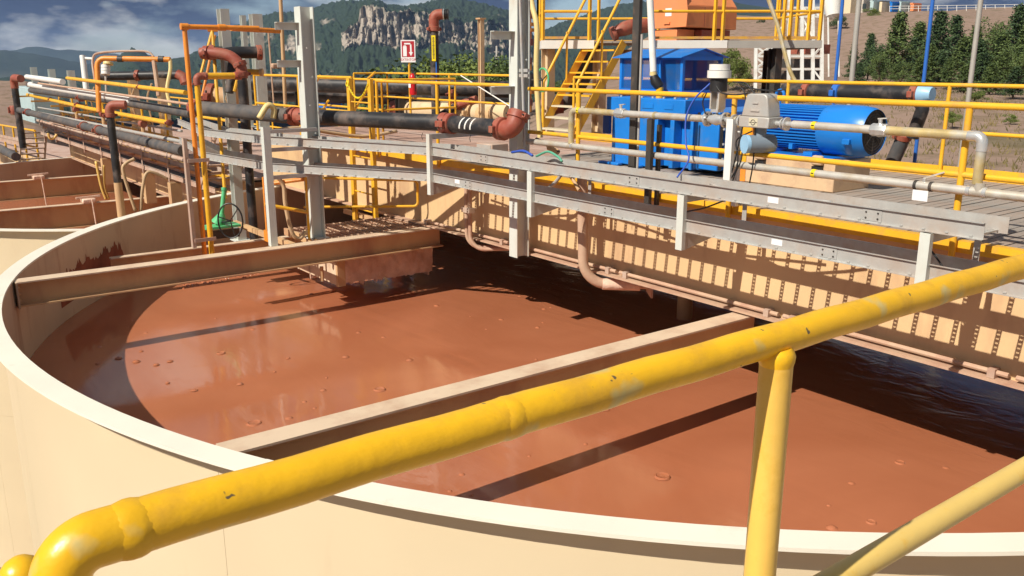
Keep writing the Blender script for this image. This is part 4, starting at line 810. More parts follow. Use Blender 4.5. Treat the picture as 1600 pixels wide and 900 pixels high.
for k in range(1, 8): MB().tube([(MX + MR * .125 * k * math.cos(a), 5.372, MZ + MR * .125 * k * math.sin(a)) for a in [TWO_PI * j / 24 for j in range(25)]], .0035, 5, False).build('grille_ring', 'dark_steel', mt)
for k in range(8): a = TWO_PI * k / 8; MB().bar((MX, 5.372, MZ), (MX + MR * .92 * math.cos(a), 5.372, MZ + MR * .92 * math.sin(a)), .007, .006).build('grille_bar', 'dark_steel', mt)
MB().cyl((MX, 5.362, MZ), (MX, 5.385, MZ), .05, 16).build('grille_hub', 'dark_steel', mt); MB().cbox((MX - MR * 1.03, 5.52, MZ - .10), (.05, .09, .06)).build('cowl_tab', 'blue', mt, .006); MB().cbox((MX - .21, 6.25, MZ - .20), (.06, .05, .06)).build('jacking_tab', 'blue', mt)
MB().tube([V((MX, 6.62, MZ + MR + .10)) + V((0, math.cos(a), math.sin(a))) * .055 for a in [TWO_PI * j / 16 for j in range(17)]], .018, 8, False).build('lifting_eye', 'blue', mt); MB().cyl((MX, 6.62, MZ + MR * .8), (MX, 6.62, MZ + MR + .06), .02, 8).build('eye_stem', 'blue', mt)
for y in (6.55, 6.0): MB().box((MX - .26, y - .06, -1.028), (MX + .26, y + .06, -.99)).build('foot', 'blue', mt)
ph = thing('motor_plinth', 'cream plinth with bolted feet under the blue motor', 'plinth', (8.95, 6.1, -1.40))
MB().box((8.60, 5.58, -1.40), (9.30, 6.78, -1.06)).build('block', 'plinth', ph, .01); MB().box((8.64, 5.64, -1.058), (9.26, 6.74, -1.03)).build('sole_plate', 'blue', ph)
for y in (6.55, 5.78): MB().cbox((8.57, y, -1.06), (.06, .13, .11)).build('anchor_lug', 'plinth', ph, .02); MB().cbox((8.575, y, -1.15), (.05, .12, .05)).build('shim', 'black', ph)
cgd = thing('coupling_guard', 'yellow coupling guard between gearbox and motor', 'guard', (8.9, 6.9, -1.40)); MB().box((8.62, 6.80, -1.40), (9.25, 6.965, -.86)).build('stand', 'yellow', cgd, .01)
MB().tube([(8.95, 6.965, MZ), (8.95, 6.79, MZ)], .25, 24).build('drum', 'yellow', cgd); MB().tube([(8.95, 6.79, MZ), (8.95, 6.77, MZ)], .28, 24).build('disc', 'orange_pipe', cgd); MB().box((8.615, 6.79, -1.40), (8.62, 6.98, -1.2)).build('rust_patch', 'orange_pipe', cgd)
# second drive seen far away on the farther bridge
ag2 = copytree(ag, (9.0 - 9.25, 29.4 - 8.2, -1.19), 'small distant blue agitator drive on the farther bridge at the left'); cg2 = copytree(cg, (9.0 - 9.25, 29.4 - 8.2, -1.19), 'distant blue cage roof on the farther bridge at the left')

# ------------------------------------------------------------------ instruments on the upper pipe
av = thing('actuated_valve', 'actuated valve with grey capped actuator on the upper silver pipe', 'valve', (SX, 5.6, ZU2))
def pyl(px): return onx(px, 184, SX).y
y0 = pyl(1120)
for px in (1106, 1134): y = pyl(px); f_ = MB().cyl((SX, y + .012, ZU2), (SX, y - .012, ZU2), .075, 18).build('flange', 'bright_steel', av); [MB().cyl((SX + .055 * math.cos(a), y + .02, ZU2 + .055 * math.sin(a)), (SX + .055 * math.cos(a), y - .02, ZU2 + .055 * math.sin(a)), .010, 6).build('bolt', 'dark_steel', f_) for a in [TWO_PI * k / 6 for k in range(6)]]
MB().tube([(SX, pyl(1098), ZU2), (SX, pyl(1108), ZU2)], [.036, .03], 12).build('reducer', 'steel', av); MB().tube([(SX, pyl(1108), ZU2), (SX, pyl(1120), ZU2), (SX, pyl(1132), ZU2)], [.035, .06, .035], 12).build('valve_body', 'bright_steel', av); MB().tube([(SX, pyl(1134), ZU2), (SX, pyl(1160), ZU2)], .034, 12).build('spool', 'bright_steel', av)
for px in (1148, 1158): y = pyl(px); MB().cyl((SX, y + .01, ZU2), (SX, y - .01, ZU2), .062, 16).build('flange', 'bright_steel', av)
MB().cbox((SX, y0, ZU2 + .085), (.09, .09, .03)).build('bonnet', 'bright_steel', av); [MB().box((SX - .05, y0 + s * .05 - .008, ZU2 + .1), (SX + .05, y0 + s * .05 + .008, ZU2 + .27)).build('yoke', 'steel', av) for s in (-1, 1)]; MB().cyl((SX, y0, ZU2 + .05), (SX, y0, ZU2 + .28), .012, 8).build('stem', 'bright_steel', av)
MB().cyl((SX, y0, ZU2 + .27), (SX, y0, ZU2 + .40), .085, 18).build('actuator', 'black', av); MB().cyl((SX, y0, ZU2 + .40), (SX, y0, ZU2 + .47), .115, 20).build('actuator_cap', 'white_paint', av); MB().cyl((SX, y0, ZU2 + .475), (SX, y0, ZU2 + .53), .10, 20).build('actuator_cap', 'white_paint', av)
fm = thing('flow_meter', 'grey trapezoid flow meter with a ring symbol plate and blue capped transmitter', 'flow meter', (SX, 5.3, ZU2))
ya, yb, yc, yd = pyl(1167), pyl(1214), pyl(1181), pyl(1201)
MB().box((SX - .12, yb, ZU2 - .045), (SX + .10, ya, ZU2 + .055)).build('base_block', 'galv', fm, .008)
prof_ = [(SX - .105, ya - .015, ZU2 + .057), (SX - .105, yb + .015, ZU2 + .057)] + [(SX - .105, yd - .02 * math.sin(a) * 0 - .05 * math.cos(a) * 1, ZU2 + .22 + .045 * math.sin(a)) for a in (0, .5, 1.0, 1.57)] + [(SX - .105, yc + .05 * math.cos(a), ZU2 + .22 + .045 * math.sin(a)) for a in (1.57, 1.0, .5, 0)]
MB().prism(prof_, (.18, 0, 0)).build('hood', 'galv', fm, .01)
for z, hw in ((ZU2 + .11, .10), (ZU2 + .18, .065)): MB().cbox((SX - .108, (ya + yb) / 2, z), (.012, hw, .012)).build('hood_rib', 'galv', fm)
ym = (ya + yb) / 2; MB().cbox((SX - .1215, ym, ZU2 + .005), (.003, .10, .075)).build('symbol_plate', 'cage_yellowish', fm)
MB().tube([(SX - .124, ym + .024 * math.cos(a), ZU2 + .005 + .024 * math.sin(a)) for a in [TWO_PI * k / 16 for k in range(17)]], .0035, 5, False).build('ring_symbol', 'dark_steel', fm)
MB().cbox((SX - .124, ym, ZU2 + .005), (.003, .03, .005)).build('ring_symbol', 'dark_steel', fm); [MB().cbox((SX - .124, ym + s * .035, ZU2 + .005), (.003, .02, .005)).build('ring_symbol', 'dark_steel', fm) for s in (-1, 1)]
for px in (1230, 1224): y = pyl(px); MB().cyl((SX, y + .008, ZU2), (SX, y - .008, ZU2), .062 if px == 1230 else .05, 16).build('flange', 'bright_steel', fm)
MB().tube([(SX, pyl(1214), ZU2), (SX, pyl(1242), ZU2)], .026, 10).build('rod', 'bright_steel', fm)
MB().cyl((SX, ym, ZU2 - .045), (SX, ym, ZU2 - .13), .055, 14).build('neck', 'slate', fm); MB().cyl((SX - .12, ym + .05, ZU2 - .20), (SX + .12, ym - .06, ZU2 - .20), .085, 18).build('transmitter', 'slate', fm); MB().cyl((SX - .15, ym + .065, ZU2 - .20), (SX - .119, ym + .05, ZU2 - .20), .088, 18).build('transmitter_cap', 'pale_blue', fm)
# loose cables around the instruments
for a, lab in [([(1118, 132), (1128, 145), (1150, 148), (1172, 145)], 'black cable wrapped under the valve actuator'), ([(1145, 128), (1165, 130), (1178, 145), (1190, 152)], 'black cable arching over the flow meter'), ([(1150, 135), (1162, 142), (1166, 170), (1160, 200), (1152, 235), (1146, 260), (1138, 285)], 'grey cable hanging from the actuator to the tray'), ([(1175, 205), (1155, 215), (1150, 225), (1153, 245), (1150, 265), (1136, 288)], 'black cable from the transmitter down to the tray'), ([(1177, 222), (1162, 228), (1158, 250), (1150, 268), (1142, 290)], 'second black cable from the transmitter bending to the tray'), ([(1180, 195), (1179, 225), (1176, 260), (1170, 292)], 'straight black cable dropping past the yellow coupling guard'), ([(1104, 145), (1098, 160), (1102, 178)], 'thin black lead beside the silver reducer'), ([(1152, 128), (1175, 138), (1210, 142), (1225, 140)], 'black cable running right behind the rail top')]:
    cable('cable', [onx(px, py, 6.86) for px, py in a], .007, 'black', lab)

# upright channels and tubes standing in front of the gearbox
t = thing('strut_pole', 'tall dark grey channel pole rising in front of the gearbox and cage', 'pole', (7.4, 7.6, -1.4)); p0 = onx(986, 258, 7.4); mb = MB(); mb.box((7.4, p0.y - .05, -1.40), (7.408, p0.y + .05, 1.3)); mb.box((7.4081, p0.y - .05, -1.40), (7.45, p0.y - .043, 1.3)); mb.box((7.4081, p0.y + .043, -1.40), (7.45, p0.y + .05, 1.3)); mb.build('channel', 'dark_steel', t); MB().cyl((7.43, p0.y - .075, -1.40), (7.43, p0.y - .075, .3), .014, 8).build('side_rod', 'galv', t)
t = thing('white_tube', 'white tube ending in a black boot in front of the blue cage', 'pipe', (8.6, 8.2, -.4)); a, b_ = onx(1013, -60, 8.75), onx(1021, 112, 8.75); MB().cyl(a, b_, .045, 14).build('tube', 'white_paint', t); MB().cyl(b_, b_ + V((0, 0, -.05)), .05, 14).build('ring', 'cream_hose', t); MB().tube([b_ + V((0, 0, -.05)), b_ + V((.02, -.03, -.13)), b_ + V((.05, -.08, -.2))], [.05, .075, .06], 14).build('boot', 'black', t); MB().cyl(b_ + V((.05, -.08, -.2)), b_ + V((.05, -.08, -.36)), .05, 10).build('stub', 'yellow', t)

# ------------------------------------------------------------------ far side of the bridge
fx = 11.5
t = thing('black_pipe', 'black pipe with a blue capped end behind the far railing', 'pipe', (fx, 7, -.5)); a, b_ = onx(1225, 143, fx), onx(1432, 147, fx)
MB().tube([a, b_], .115, 16).build('pipe_run', 'black_pipe', t); coupling(t, b_, b_ - a, .115); MB().tube([b_ + (b_ - a).normalized() * .04, b_ + (b_ - a).normalized() * .13, b_ + (b_ - a).normalized() * .22], [.13, .13, .09], 16).build('end_cap', 'pale_blue', t); MB().tube(fillet([b_ - V((0, -.1, 0)), b_ + V((0, -.12, -.15)), onx(1425, 215, fx) ], .1, 5), .085, 12).build('down_leg', 'black_pipe', t)
coupling(t, onx(1412, 213, fx), V((.2, .3, -1)), .09); MB().tube([onx(1413, 212, fx), onx(1396, 250, fx), onx(1390, 262, fx)], .095, 12).build('hose_end', 'black_pipe_dusty', t); coupling(t, onx(1262, 144, fx), b_ - a, .115); coupling(t, onx(1310, 145, fx), b_ - a, .115, 'blue_pole')
for px, top, m, x, lab in [(1318, -40, 'pole_grey', 13.0, 'grey lamp pole between the two blue poles'), (1503, -40, 'pole_grey', 15.5, 'grey lamp pole in front of the pine trees at the right'), (1293, -40, 'blue_pole', 12.0, 'thin blue pole beside the upper platform'), (1440, -40, 'blue_pole', 12.0, 'thin blue pole in front of the pine trees')]:
    a = onx(px + (10 if px != 1440 else 0), 155, x); tp = onx(px, top, x); t = thing('pole', lab, 'pole', (a.x, a.y, -4), 'thin poles behind the bridge'); MB().tube([(a.x, a.y, -4.2), (a.x, a.y, tp.z)], .042 if m == 'pole_grey' else .026, 10).build('shaft', m, t); MB().tube([(a.x, a.y, -4.2), (a.x, a.y, -3.9)], .12, 10).build('base', 'concrete', t)
t = thing('hose', 'cream yellow hose curving down beside the middle column', 'hose', (7.4, 9.2, -1.4)); MB().tube(curve_pts([onx(824, -30, 7.4), onx(832, 10, 7.4), onx(839, 45, 7.4), onx(838, 110, 7.4), onx(841, 170, 7.4), onx(844, 215, 7.4)], 6), .036, 12).build('tube', 'cream_hose', t)
t = thing('conduit', 'thin grey conduit rising beside the middle column', 'conduit', (6.8, 8.9, -1.4)); MB().cyl(onx(812, -20, 6.85), onx(820, 240, 6.85), .017, 8).build('tube', 'galv', t); [MB().cbox(onx(814, y, 6.87), (.03, .3, .04)).build('clamp', 'galv', t) for y in (110, 118)]
rs_ = thing('riser_pipe', 'orange and red valve riser behind the middle column', 'pipe', (8.0, 10.2, -1.4)); rx = 8.0
def rp(px, py): return onx(px, py, rx)
MB().cyl(rp(822, -30), rp(824, 62), .062, 12).build('pipe_run', 'orange_pipe', rs_)
for y, k in ((24, .1), (66, .1), (95, .08), (160, .09)): p = rp(823, y); MB().cyl(p + V((0, 0, .045)), p - V((0, 0, .045)), k, 12).build('coupling', 'red_coupling', rs_)
for y in (38, 47, 144): p = rp(823, y); MB().cyl(p + V((0, 0, .022)), p - V((0, 0, .022)), .125, 14).build('flange', 'orange_pipe', rs_)
MB().cyl(rp(824, 62), rp(824, 92), .05, 10).build('pipe_run', 'black_pipe', rs_); MB().cyl(rp(824, 98), rp(825, 110), .06, 10).build('pipe_run', 'orange_pipe', rs_); MB().tube([rp(825, 115), rp(825, 125), rp(825, 140)], [.07, .1, .06], 10).build('valve_body', 'dark_steel', rs_); MB().cyl(rp(825, 146), rp(826, 175), .05, 10).build('pipe_run', 'orange_pipe', rs_)
hw = rp(848, 125); MB().tube([hw + V((.0, math.cos(a) * .13, math.sin(a) * .16)) for a in [TWO_PI * k / 18 for k in range(19)]], .014, 6, False).build('hand_wheel', 'green_valve', rs_); [MB().bar(hw, hw + V((0, math.cos(a) * .13, math.sin(a) * .16)), .012, .012).build('wheel_spoke', 'dark_steel', rs_) for a in (0.5, 2.6, 4.7)]; MB().cyl(hw, rp(825, 125), .015, 6).build('valve_stem', 'dark_steel', rs_)
# wide tan pipe, extinguisher, sign, vent pipe
t = thing('tan_pipe', 'fat tan pipe with a red coupling lying behind the far railing', 'pipe', (11.6, 17, -1.3)); a, b_ = onx(628, 172, 11.7), onx(800, 178, 11.7); MB().cyl(a, b_, .24, 20).build('pipe_run', 'tan_pipe', t); coupling(t, a, b_ - a, .24, ln=.16); MB().tube(fillet([a + V((0, .05, 0)), a + V((0, .5, 0)), a + V((.3, .6, -.8))], .3, 6), .25, 16).build('elbow', 'red_coupling', t); coupling(t, onx(745, 178, 11.7), b_ - a, .24, 'dusty_beam', ln=.1)
MB().cyl(onx(757, 180, 11.7), onx(765, 180, 11.7), .27, 18).build('band', 'dusty_beam', t); MB().cyl(onx(772, 180, 11.7), onx(778, 180, 11.7), .27, 18).build('band', 'dusty_beam', t); [MB().box((11.55, y, -1.75), (11.85, y + .1, -1.42)).build('saddle', 'dark_steel', t) for y in (15.5, 18.6)]
t = thing('black_pipe', 'black pipe elbow with red couplings lying across the tan pipe', 'pipe', (11.3, 16, -1.2)); a, b_ = onx(690, 180, 11.2), onx(716, 164, 11.4); MB().cyl(a, b_, .09, 12).build('pipe_run', 'black_pipe', t); coupling(t, b_, b_ - a, .09); MB().cyl(b_, onx(745, 155, 11.6), .09, 12).build('elbow', 'red_coupling', t); coupling(t, onx(706, 148, 11.6), V((0, 0, 1)), .1); MB().cyl(onx(706, 140, 11.6), onx(706, 165, 11.6), .09, 12).build('riser', 'red_coupling', t)
for i, (y, rr, lab) in enumerate([(134, .2, 'upper long black pipe crossing behind the yellow railings'), (148, .24, 'lower long black pipe crossing behind the yellow railings')]):
    a, b_ = PD(395, y - 4, 24 + i), PD(800, y + 6, 21 + i); t = thing('black_pipe', lab, 'pipe', a); MB().cyl(a, b_, rr, 14).build('pipe_run', 'black_pipe', t); [MB().hsec(((a.x * (1 - k) + b_.x * k), (a.y * (1 - k) + b_.y * k)), -13.2, (a.z * (1 - k) + b_.z * k) - rr, .2, .2).build('support', 'dark_steel', t) for k in (.2, .6)]
ex = onx(645, 130, 10.82); t = thing('fire_extinguisher', 'red fire extinguisher hanging on the far railing below the sign', 'fire extinguisher', (ex.x, ex.y, -.75))
MB().tube([ex + V((0, 0, z)) for z in (-.27, -.26, .13, .19, .22)], [.06, .085, .085, .06, .03], 16).build('cylinder', 'ext_red', t); MB().cyl(ex + V((0, 0, .22)), ex + V((0, 0, .27)), .025, 8).build('valve_neck', 'dark_steel', t); MB().bar(ex + V((0, -.08, .28)), ex + V((0, .06, .30)), .02, .025).build('lever', 'black', t); MB().box(ex + V((-.088, -.05, -.1)), ex + V((-.084, .05, .06))).build('data_label', 'paper', t); MB().tube(curve_pts([ex + V((0, -.05, .26)), ex + V((0, -.13, .1)), ex + V((0, -.10, -.18))], 5), .012, 6).build('hose', 'black', t)
sg = onx(638, 80, 10.8); t = thing('sign', 'red extinguisher sign on a yellow post with white pictograms', 'sign', (sg.x, sg.y, -1.4)); MB().box((sg.x, sg.y - .03, -1.4), (sg.x + .03, sg.y + .03, sg.z)).build('post', 'yellow', t)
ud = V((-.6, .8, 0)) * -1.0; ud = V((.75, -.66, 0)).normalized(); vz = V((0, 0, 1)); nd = ud.cross(vz) * 1.0; nd = -nd if nd.dot(sg) > 0 else nd; s0 = sg + nd * .03
def sgn(nm, u0, u1, z0, z1, off, m): MB().obox(s0 + ud * (u0 + u1) / 2 + vz * (z0 + z1) / 2 + nd * off, ud * (u1 - u0) / 2, nd * .002, vz * (z1 - z0) / 2).build(nm, m, t)
sgn('panel', -.17, .17, -.25, .25, 0, 'paper'); sgn('red_field', -.145, .145, -.13, .225, .0045, 'sign_red'); sgn('pictogram', -.115, -.03, -.115, .11, .009, 'paper'); sgn('pictogram', -.10, -.045, .112, .13, .009, 'paper'); sgn('pictogram', -.085, .06, .15, .185, .009, 'paper'); sgn('pictogram', .05, .085, -.02, .15, .009, 'paper')
MB().prism([s0 + ud * .02 + vz * -.02 + nd * .007, s0 + ud * .115 + vz * -.02 + nd * .007, s0 + ud * .0675 + vz * -.11 + nd * .007], nd * .004).build('pictogram', 'paper', t)
cu = bpy.data.curves.new('lettering', 'FONT'); cu.body = 'EXTINTOR'; cu.size = .075; cu.align_x = 'CENTER'; cu.extrude = .001; to = bpy.data.objects.new('lettering', cu); sc.collection.objects.link(to); cu.materials.append(M['sign_red'])
mw = Matrix((ud, vz, nd)).transposed().to_4x4(); mw.translation = s0 + vz * -.215 + nd * .004; to.parent = t; to.matrix_parent_inverse = Matrix.Translation(-WL(t)); to.matrix_basis = mw
dg = bpy.context.evaluated_depsgraph_get(); lm = bpy.data.meshes.new_from_object(to.evaluated_get(dg)); bpy.data.objects.remove(to); to = bpy.data.objects.new('lettering', lm); sc.collection.objects.link(to); to.parent = t; to.matrix_parent_inverse = Matrix.Translation(-WL(t)); to.matrix_basis = mw
if not lm.materials: lm.materials.append(M['sign_red'])
vp = onx(680, 130, 11.0); t = thing('vent_pipe', 'black standpipe with red elbow, yellow label and blue stripe above the railing', 'pipe', (11, vp.y, -1.6)); zt = onx(683, 45, 11).z
MB().cyl((11, vp.y, -1.9), (11, vp.y, zt), .10, 18).build('standpipe', 'black_pipe', t); dd = V((.8, -.6, 0)); e0 = V((11, vp.y, zt)); MB().tube(fillet([e0 + V((0, 0, -.02)), e0 + V((0, 0, .30)), e0 + V((0, 0, .32)) + dd * .2], .24, 8), .115, 18).build('elbow', 'red_coupling', t); coupling(t, e0, V((0, 0, 1)), .105, ln=.1)
h0 = e0 + V((0, 0, .315)) + dd * .18; MB().cyl(h0, h0 + dd * .14, .10, 18).build('outlet', 'black_pipe', t); [MB().cyl(h0 + dd * (.03 + .05 * k), h0 + dd * (.05 + .05 * k), .125, 18).build('outlet_ring', ('bright_steel', 'black', 'black')[k], t) for k in range(3)]
nd2 = V((-.53, -.85, 0)); MB().obox(e0 + V((0, 0, -.42)) + nd2 * .101 - dd * .02, dd * .045, nd2 * .004, V((0, 0, .28))).build('yellow_label', 'sticker', t)
rng = random.Random(8)
for k in range(17): MB().obox(e0 + V((0, 0, -.19 - .028 * k)) + nd2 * .106 - dd * .02, dd * .022 * rng.uniform(.7, 1.1), nd2 * .001, V((0, 0, .0085))).build('letter_mark', 'dark_steel', t)
MB().obox(e0 + V((0, 0, -1.2)) + nd2 * .1 + dd * .03, dd * .014, nd2 * .003, V((0, 0, .48))).build('blue_stripe', 'blue_pole', t)
gp_ = onx(752, 100, 11.2); t = thing('steel_column', 'plain beige post with a cap plate behind the railing, right of the cliffs', 'column', (11.2, gp_.y, -1.6), 'tall pipe support columns'); zt = onx(750, 30, 11.2).z; MB().hsec((11.2, gp_.y), -1.9, zt, .1, .1, .01).build('shaft', 'tan_pipe', t); MB().cbox((11.2, gp_.y, zt + .01), (.16, .16, .03)).build('cap_plate', 'dusty_beam', t)
MB().cyl(onx(720, 118, 10.6), onx(800, 168, 10.6), .012, 6).build('tie_rod', 'white_paint', None); tag(bpy.data.objects['tie_rod'], 'thin white slanting tie rod behind the yellow railing', 'rod')
t = thing('lamp_pole', 'thin brown pole left of the grey column with a small hood', 'pole', (8.5, 17.5, -1.4)); a = onx(447, 190, 8.5); b_ = onx(437, -30, 8.5); MB().cyl(a, b_, .045, 10).build('shaft', 'dusty_beam', t); c = onx(432, 103, 8.5); MB().cbox(c, (.25, .12, .12)).build('lamp_hood', 'dusty_flange', t, .03); MB().cyl(onx(419, 45, 8.5), onx(430, 190, 8.5), .022, 8).build('side_tube', 'dusty_flange', t)

# ------------------------------------------------------------------ stairs, upper platform, orange screen
st = thing('stairs', 'steep yellow stairs rising from the far side of the bridge to the upper platform', 'stairs', (11.0, 13.2, -1.4))
ya_, yb_ = 13.75, 12.73; s0_, s1_ = V((11.0, 0, -1.40)), V((12.26, 0, .36))
for y in (ya_, yb_):
    MB().bar(s0_ + V((0, y, 0)), s1_ + V((0, y, 0)), .03, .16, (0, 0, 1)).build('stringer', 'yellow', st)
    MB().tube(fillet([s0_ + V((.1, y, .14)), s0_ + V((.1, y, 1.0)), s1_ + V((0, y, 1.0)), s1_ + V((0.6, y, 1.0))], .08, 3), .028, 10).build('hand_rail', 'yellow', st); m_ = s0_.lerp(s1_, .55); MB().cyl(m_ + V((0, y, .05)), m_ + V((0, y, 1.0)), .022, 8).build('rail_post', 'yellow', st)
for k in range(8):
    c = s0_.lerp(s1_, (k + .6) / 8.3); MB().box((c.x - .10, yb_ + .02, c.z - .015), (c.x + .12, ya_ - .02, c.z + .015)).build('tread', 'yellow' if k > 2 else 'cage_yellowish', st)
MB().box((10.96, 12.4, -1.445), (11.5, 14.2, -1.402)).build('foot_plate', 'plank_dusty', st)
ed = V((.8, -.6, 0)).normalized(); en = V((.6, .8, 0)).normalized(); F0 = PD(846, 63, 17.5); F1 = PD(1285, 63, 17.5); zt = F0.z; F1 = F0 + ed * ((F1 - F0).dot(ed)); W_ = (F1 - F0).length
up = thing('upper_platform', 'raised grey steel platform carrying the orange screen', 'platform', (F0.x, F0.y, -3.5))
def pf(u, v, z): return F0 + ed * u + en * v + V((0, 0, z))
def pbox(nm, u0, u1, v0, v1, z0, z1, m, par, bv=0): return MB().obox(pf((u0 + u1) / 2, (v0 + v1) / 2, (z0 + z1) / 2), ed * (u1 - u0) / 2, en * (v1 - v0) / 2, V((0, 0, (z1 - z0) / 2))).build(nm, m, par, bv)
pbox('edge_beam', 0, 1.05, 0, .06, -.16, 0, 'white_paint', up); pbox('edge_beam', 1.9, 3.7, -.002, .06, -.15, 0, 'white_paint', up); pbox('edge_beam', 3.72, W_, 0, .06, -.15, -.002, 'pole_grey', up); pbox('side_beam', 0, .06, .07, 3.2, -.16, 0, 'white_paint', up); pbox('side_beam', W_ - .06, W_, .07, 3.2, -.16, -.002, 'pole_grey', up)
for i in range(28): pbox('floor_plank', .07 + i * (W_ - .14) / 28, .07 + (i + 1) * (W_ - .14) / 28 - .012, .07, 3.2, -.05, -.012, 'plank', up)
for u, v in ((.15, .3), (1.2, .3), (1.9, 1.5), (3.7, 2.9), (W_ - .84, .25), (W_ - .2, 2.9)): MB().hsec(pf(u, v, 0).xy, -4.5, zt - .16, .2, .2).build('leg', 'tan_pipe' if u < 3 else 'dark_steel', up)
def prail(u0, v0, u1, v1, lab, posts):
    t = thing('railing', lab, 'railing', pf(u0, v0, 0), 'yellow platform railings')
    for z in (.55, 1.05): MB().cyl(pf(u0, v0, z), pf(u1, v1, z), .028, 8).build('rail', 'yellow', t)
    MB().bar(pf(u0, v0, .05), pf(u1, v1, .05), .01, .05).build('toe_board', 'yellow_dusty', t)
    for k in posts: p = pf(u0 + (u1 - u0) * k, v0 + (v1 - v0) * k, 0); MB().bar(p, p + V((0, 0, 1.05)), .055, .055).build('post', 'yellow', t)
prail(.03, .03, 1.0, .03, 'yellow railing left of the stair head on the upper platform', (0, .95)); prail(.03, 3.1, 5.6, 3.1, 'yellow railing along the back of the upper platform', (0, .25, .5, .75, 1)); prail(2.2, .03, W_ - .05, .03, 'yellow railing in front of the orange screen', (.37, .42, .78, .82, .93, 1.0)); prail(.03, .1, .03, 3.1, 'yellow railing at the left side of the upper platform', (0, .5, 1)); prail(W_ - .03, .1, W_ - .03, 3.1, 'yellow railing at the right side of the upper platform', (0, .5, 1))
sb = thing('orange_screen', 'orange boxy screen housing with a white notice on the upper platform', 'machine', pf(3, 1.5, 0))
ob = PD(1072, 42, 18.3); ox, oy, oz = ob.x, ob.y, zt
def ob_(nm, x0, x1, y0, y1, z0, z1, m, bv=.01): return MB().box((ox + x0, oy + y0, oz + z0), (ox + x1, oy + y1, oz + z1)).build(nm, m, sb, bv)
def px_(poly, d, nm, m): return MB().prism([(ox + a, oy + b, oz + c) for a, b, c in poly], d).build(nm, m, sb, .008)
px_([(0, 0, .29), (0, 1.08, .27), (0, 1.08, 1.0), (0, .06, 1.0), (0, -.02, .62)], (.03, 0, 0), 'end_hood', 'orange_box')
px_([(.032, 0, .30), (1.62, .02, .26), (1.62, .02, .72), (.032, 0, .72)], (0, 1.0, 0), 'side_hood', 'orange_box'); px_([(.032, .01, .725), (1.62, .03, .725), (1.62, .3, 1.05), (.032, .25, 1.05)], (0, .7, 0), 'sloped_top', 'orange_box')
for k in (.55, 1.1): ob_('panel_seam', k, k + .012, -.004, 0, .30, .70, 'red_coupling', 0)
ob_('base_frame', .05, .6, .3, 1.0, .0, .25, 'orange_box'); ob_('base_frame', .62, 1.55, .12, .9, -.01, .25, 'red_coupling'); ob_('notice', -.006, -.002, .42, .60, .52, .68, 'paper', 0); ob_('latch', -.03, -.002, .45, .62, .36, .40, 'orange_box', 0)
ob_('lower_chute', .1, .95, .2, 1.0, -.75, -.17, 'red_coupling'); px_([(.3, .3, -.95), (1.3, .3, -1.05), (1.3, .3, -.9), (.4, .3, -.6)], (0, .5, 0), 'discharge_lip', 'dark_steel'); ob_('side_chute', -.6, .6, .2, .9, -1.75, -.8, 'red_coupling')
t = thing('hose', 'fat pink rubber hose lying on the upper platform left of the orange screen', 'hose', pf(1.9, .8, .1)); MB().tube(curve_pts([PD(960, 52, 18.2), PD(972, 46, 18.2), PD(990, 41, 18.3), PD(1010, 40, 18.4)], 5), [.1 + .05 * min(1, k / 6) for k in range(16)], 14).build('tube', 'red_coupling', t); MB().cyl(PD(956, 54, 18.2), PD(962, 51, 18.2), .15, 14).build('collar', 'red_coupling', t)
t = thing('pipe_brace', 'slanted yellow pipe brace crossing below the upper platform at the right', 'brace', PD(1255, 150, 16.6)); MB().tube(curve_pts([PD(1192, -25, 16.6), PD(1215, 40, 16.6), PD(1236, 115, 16.6), PD(1262, 150, 16.6)], 6), .04, 8).build('tube', 'brassy', t)
t = thing('tan_pipe', 'dusty fat pipe descending behind the yellow stairs', 'pipe', PD(870, 200, 19)); MB().tube(curve_pts([PD(935, 75, 18.8), PD(915, 110, 18.8), PD(890, 150, 18.8), PD(855, 170, 18.8)], 6), .2, 14).build('tube', 'black_pipe_dusty', t); MB().cyl(PD(845, 168, 18.6), PD(880, 165, 18.6), .16, 12).build('spool', 'red_coupling', t)

# ------------------------------------------------------------------ pipe cluster at the left of the near bridge
t = thing('orange_pipe', 'tall orange pipe with a square top bend standing in the near tank', 'pipe', (3.91, 12.56, -2.8)); MB().tube(fillet([(3.91, 12.56, -2.75), (3.91, 12.56, .46), (4.95, 12.56, .46)], .06, 4), .033, 12).build('pipe_run', 'orange_pipe', t)
for p in ((3.91, 12.56, .46), (4.42, 12.56, .46)): MB().tube([V(p) - V((.05, 0, 0)), V(p) + V((.05, 0, 0))], .045, 12).build('fitting', 'orange_pipe', t)
MB().tube([(4.6, 12.7, .455), (5.4, 12.9, .44)], .036, 10).build('pipe_run', 'orange_pipe', t)
t = thing('yellow_pipe', 'paint-flaked yellow pipe beside the orange one with a red elbow on top', 'pipe', (4.0, 12.48, -2.8)); MB().tube([(3.985, 12.47, -2.75), (3.985, 12.47, -.27)], .038, 12).build('pipe_run', 'yellow', t)
MB().tube(fillet([(3.985, 12.47, -.30), (3.985, 12.47, -.19), (4.13, 12.47, -.19)], .1, 6), .05, 12).build('elbow', 'red_coupling', t); coupling(t, (3.985, 12.47, -.29), (0, 0, 1), .042); coupling(t, (4.10, 12.47, -.19), (1, 0, 0), .042); MB().tube([(4.1, 12.47, -.19), (4.52, 12.47, -.19)], .045, 12).build('pipe_run', 'yellow', t); coupling(t, (4.56, 12.47, -.19), (1, 0, 0), .045, ln=.1)
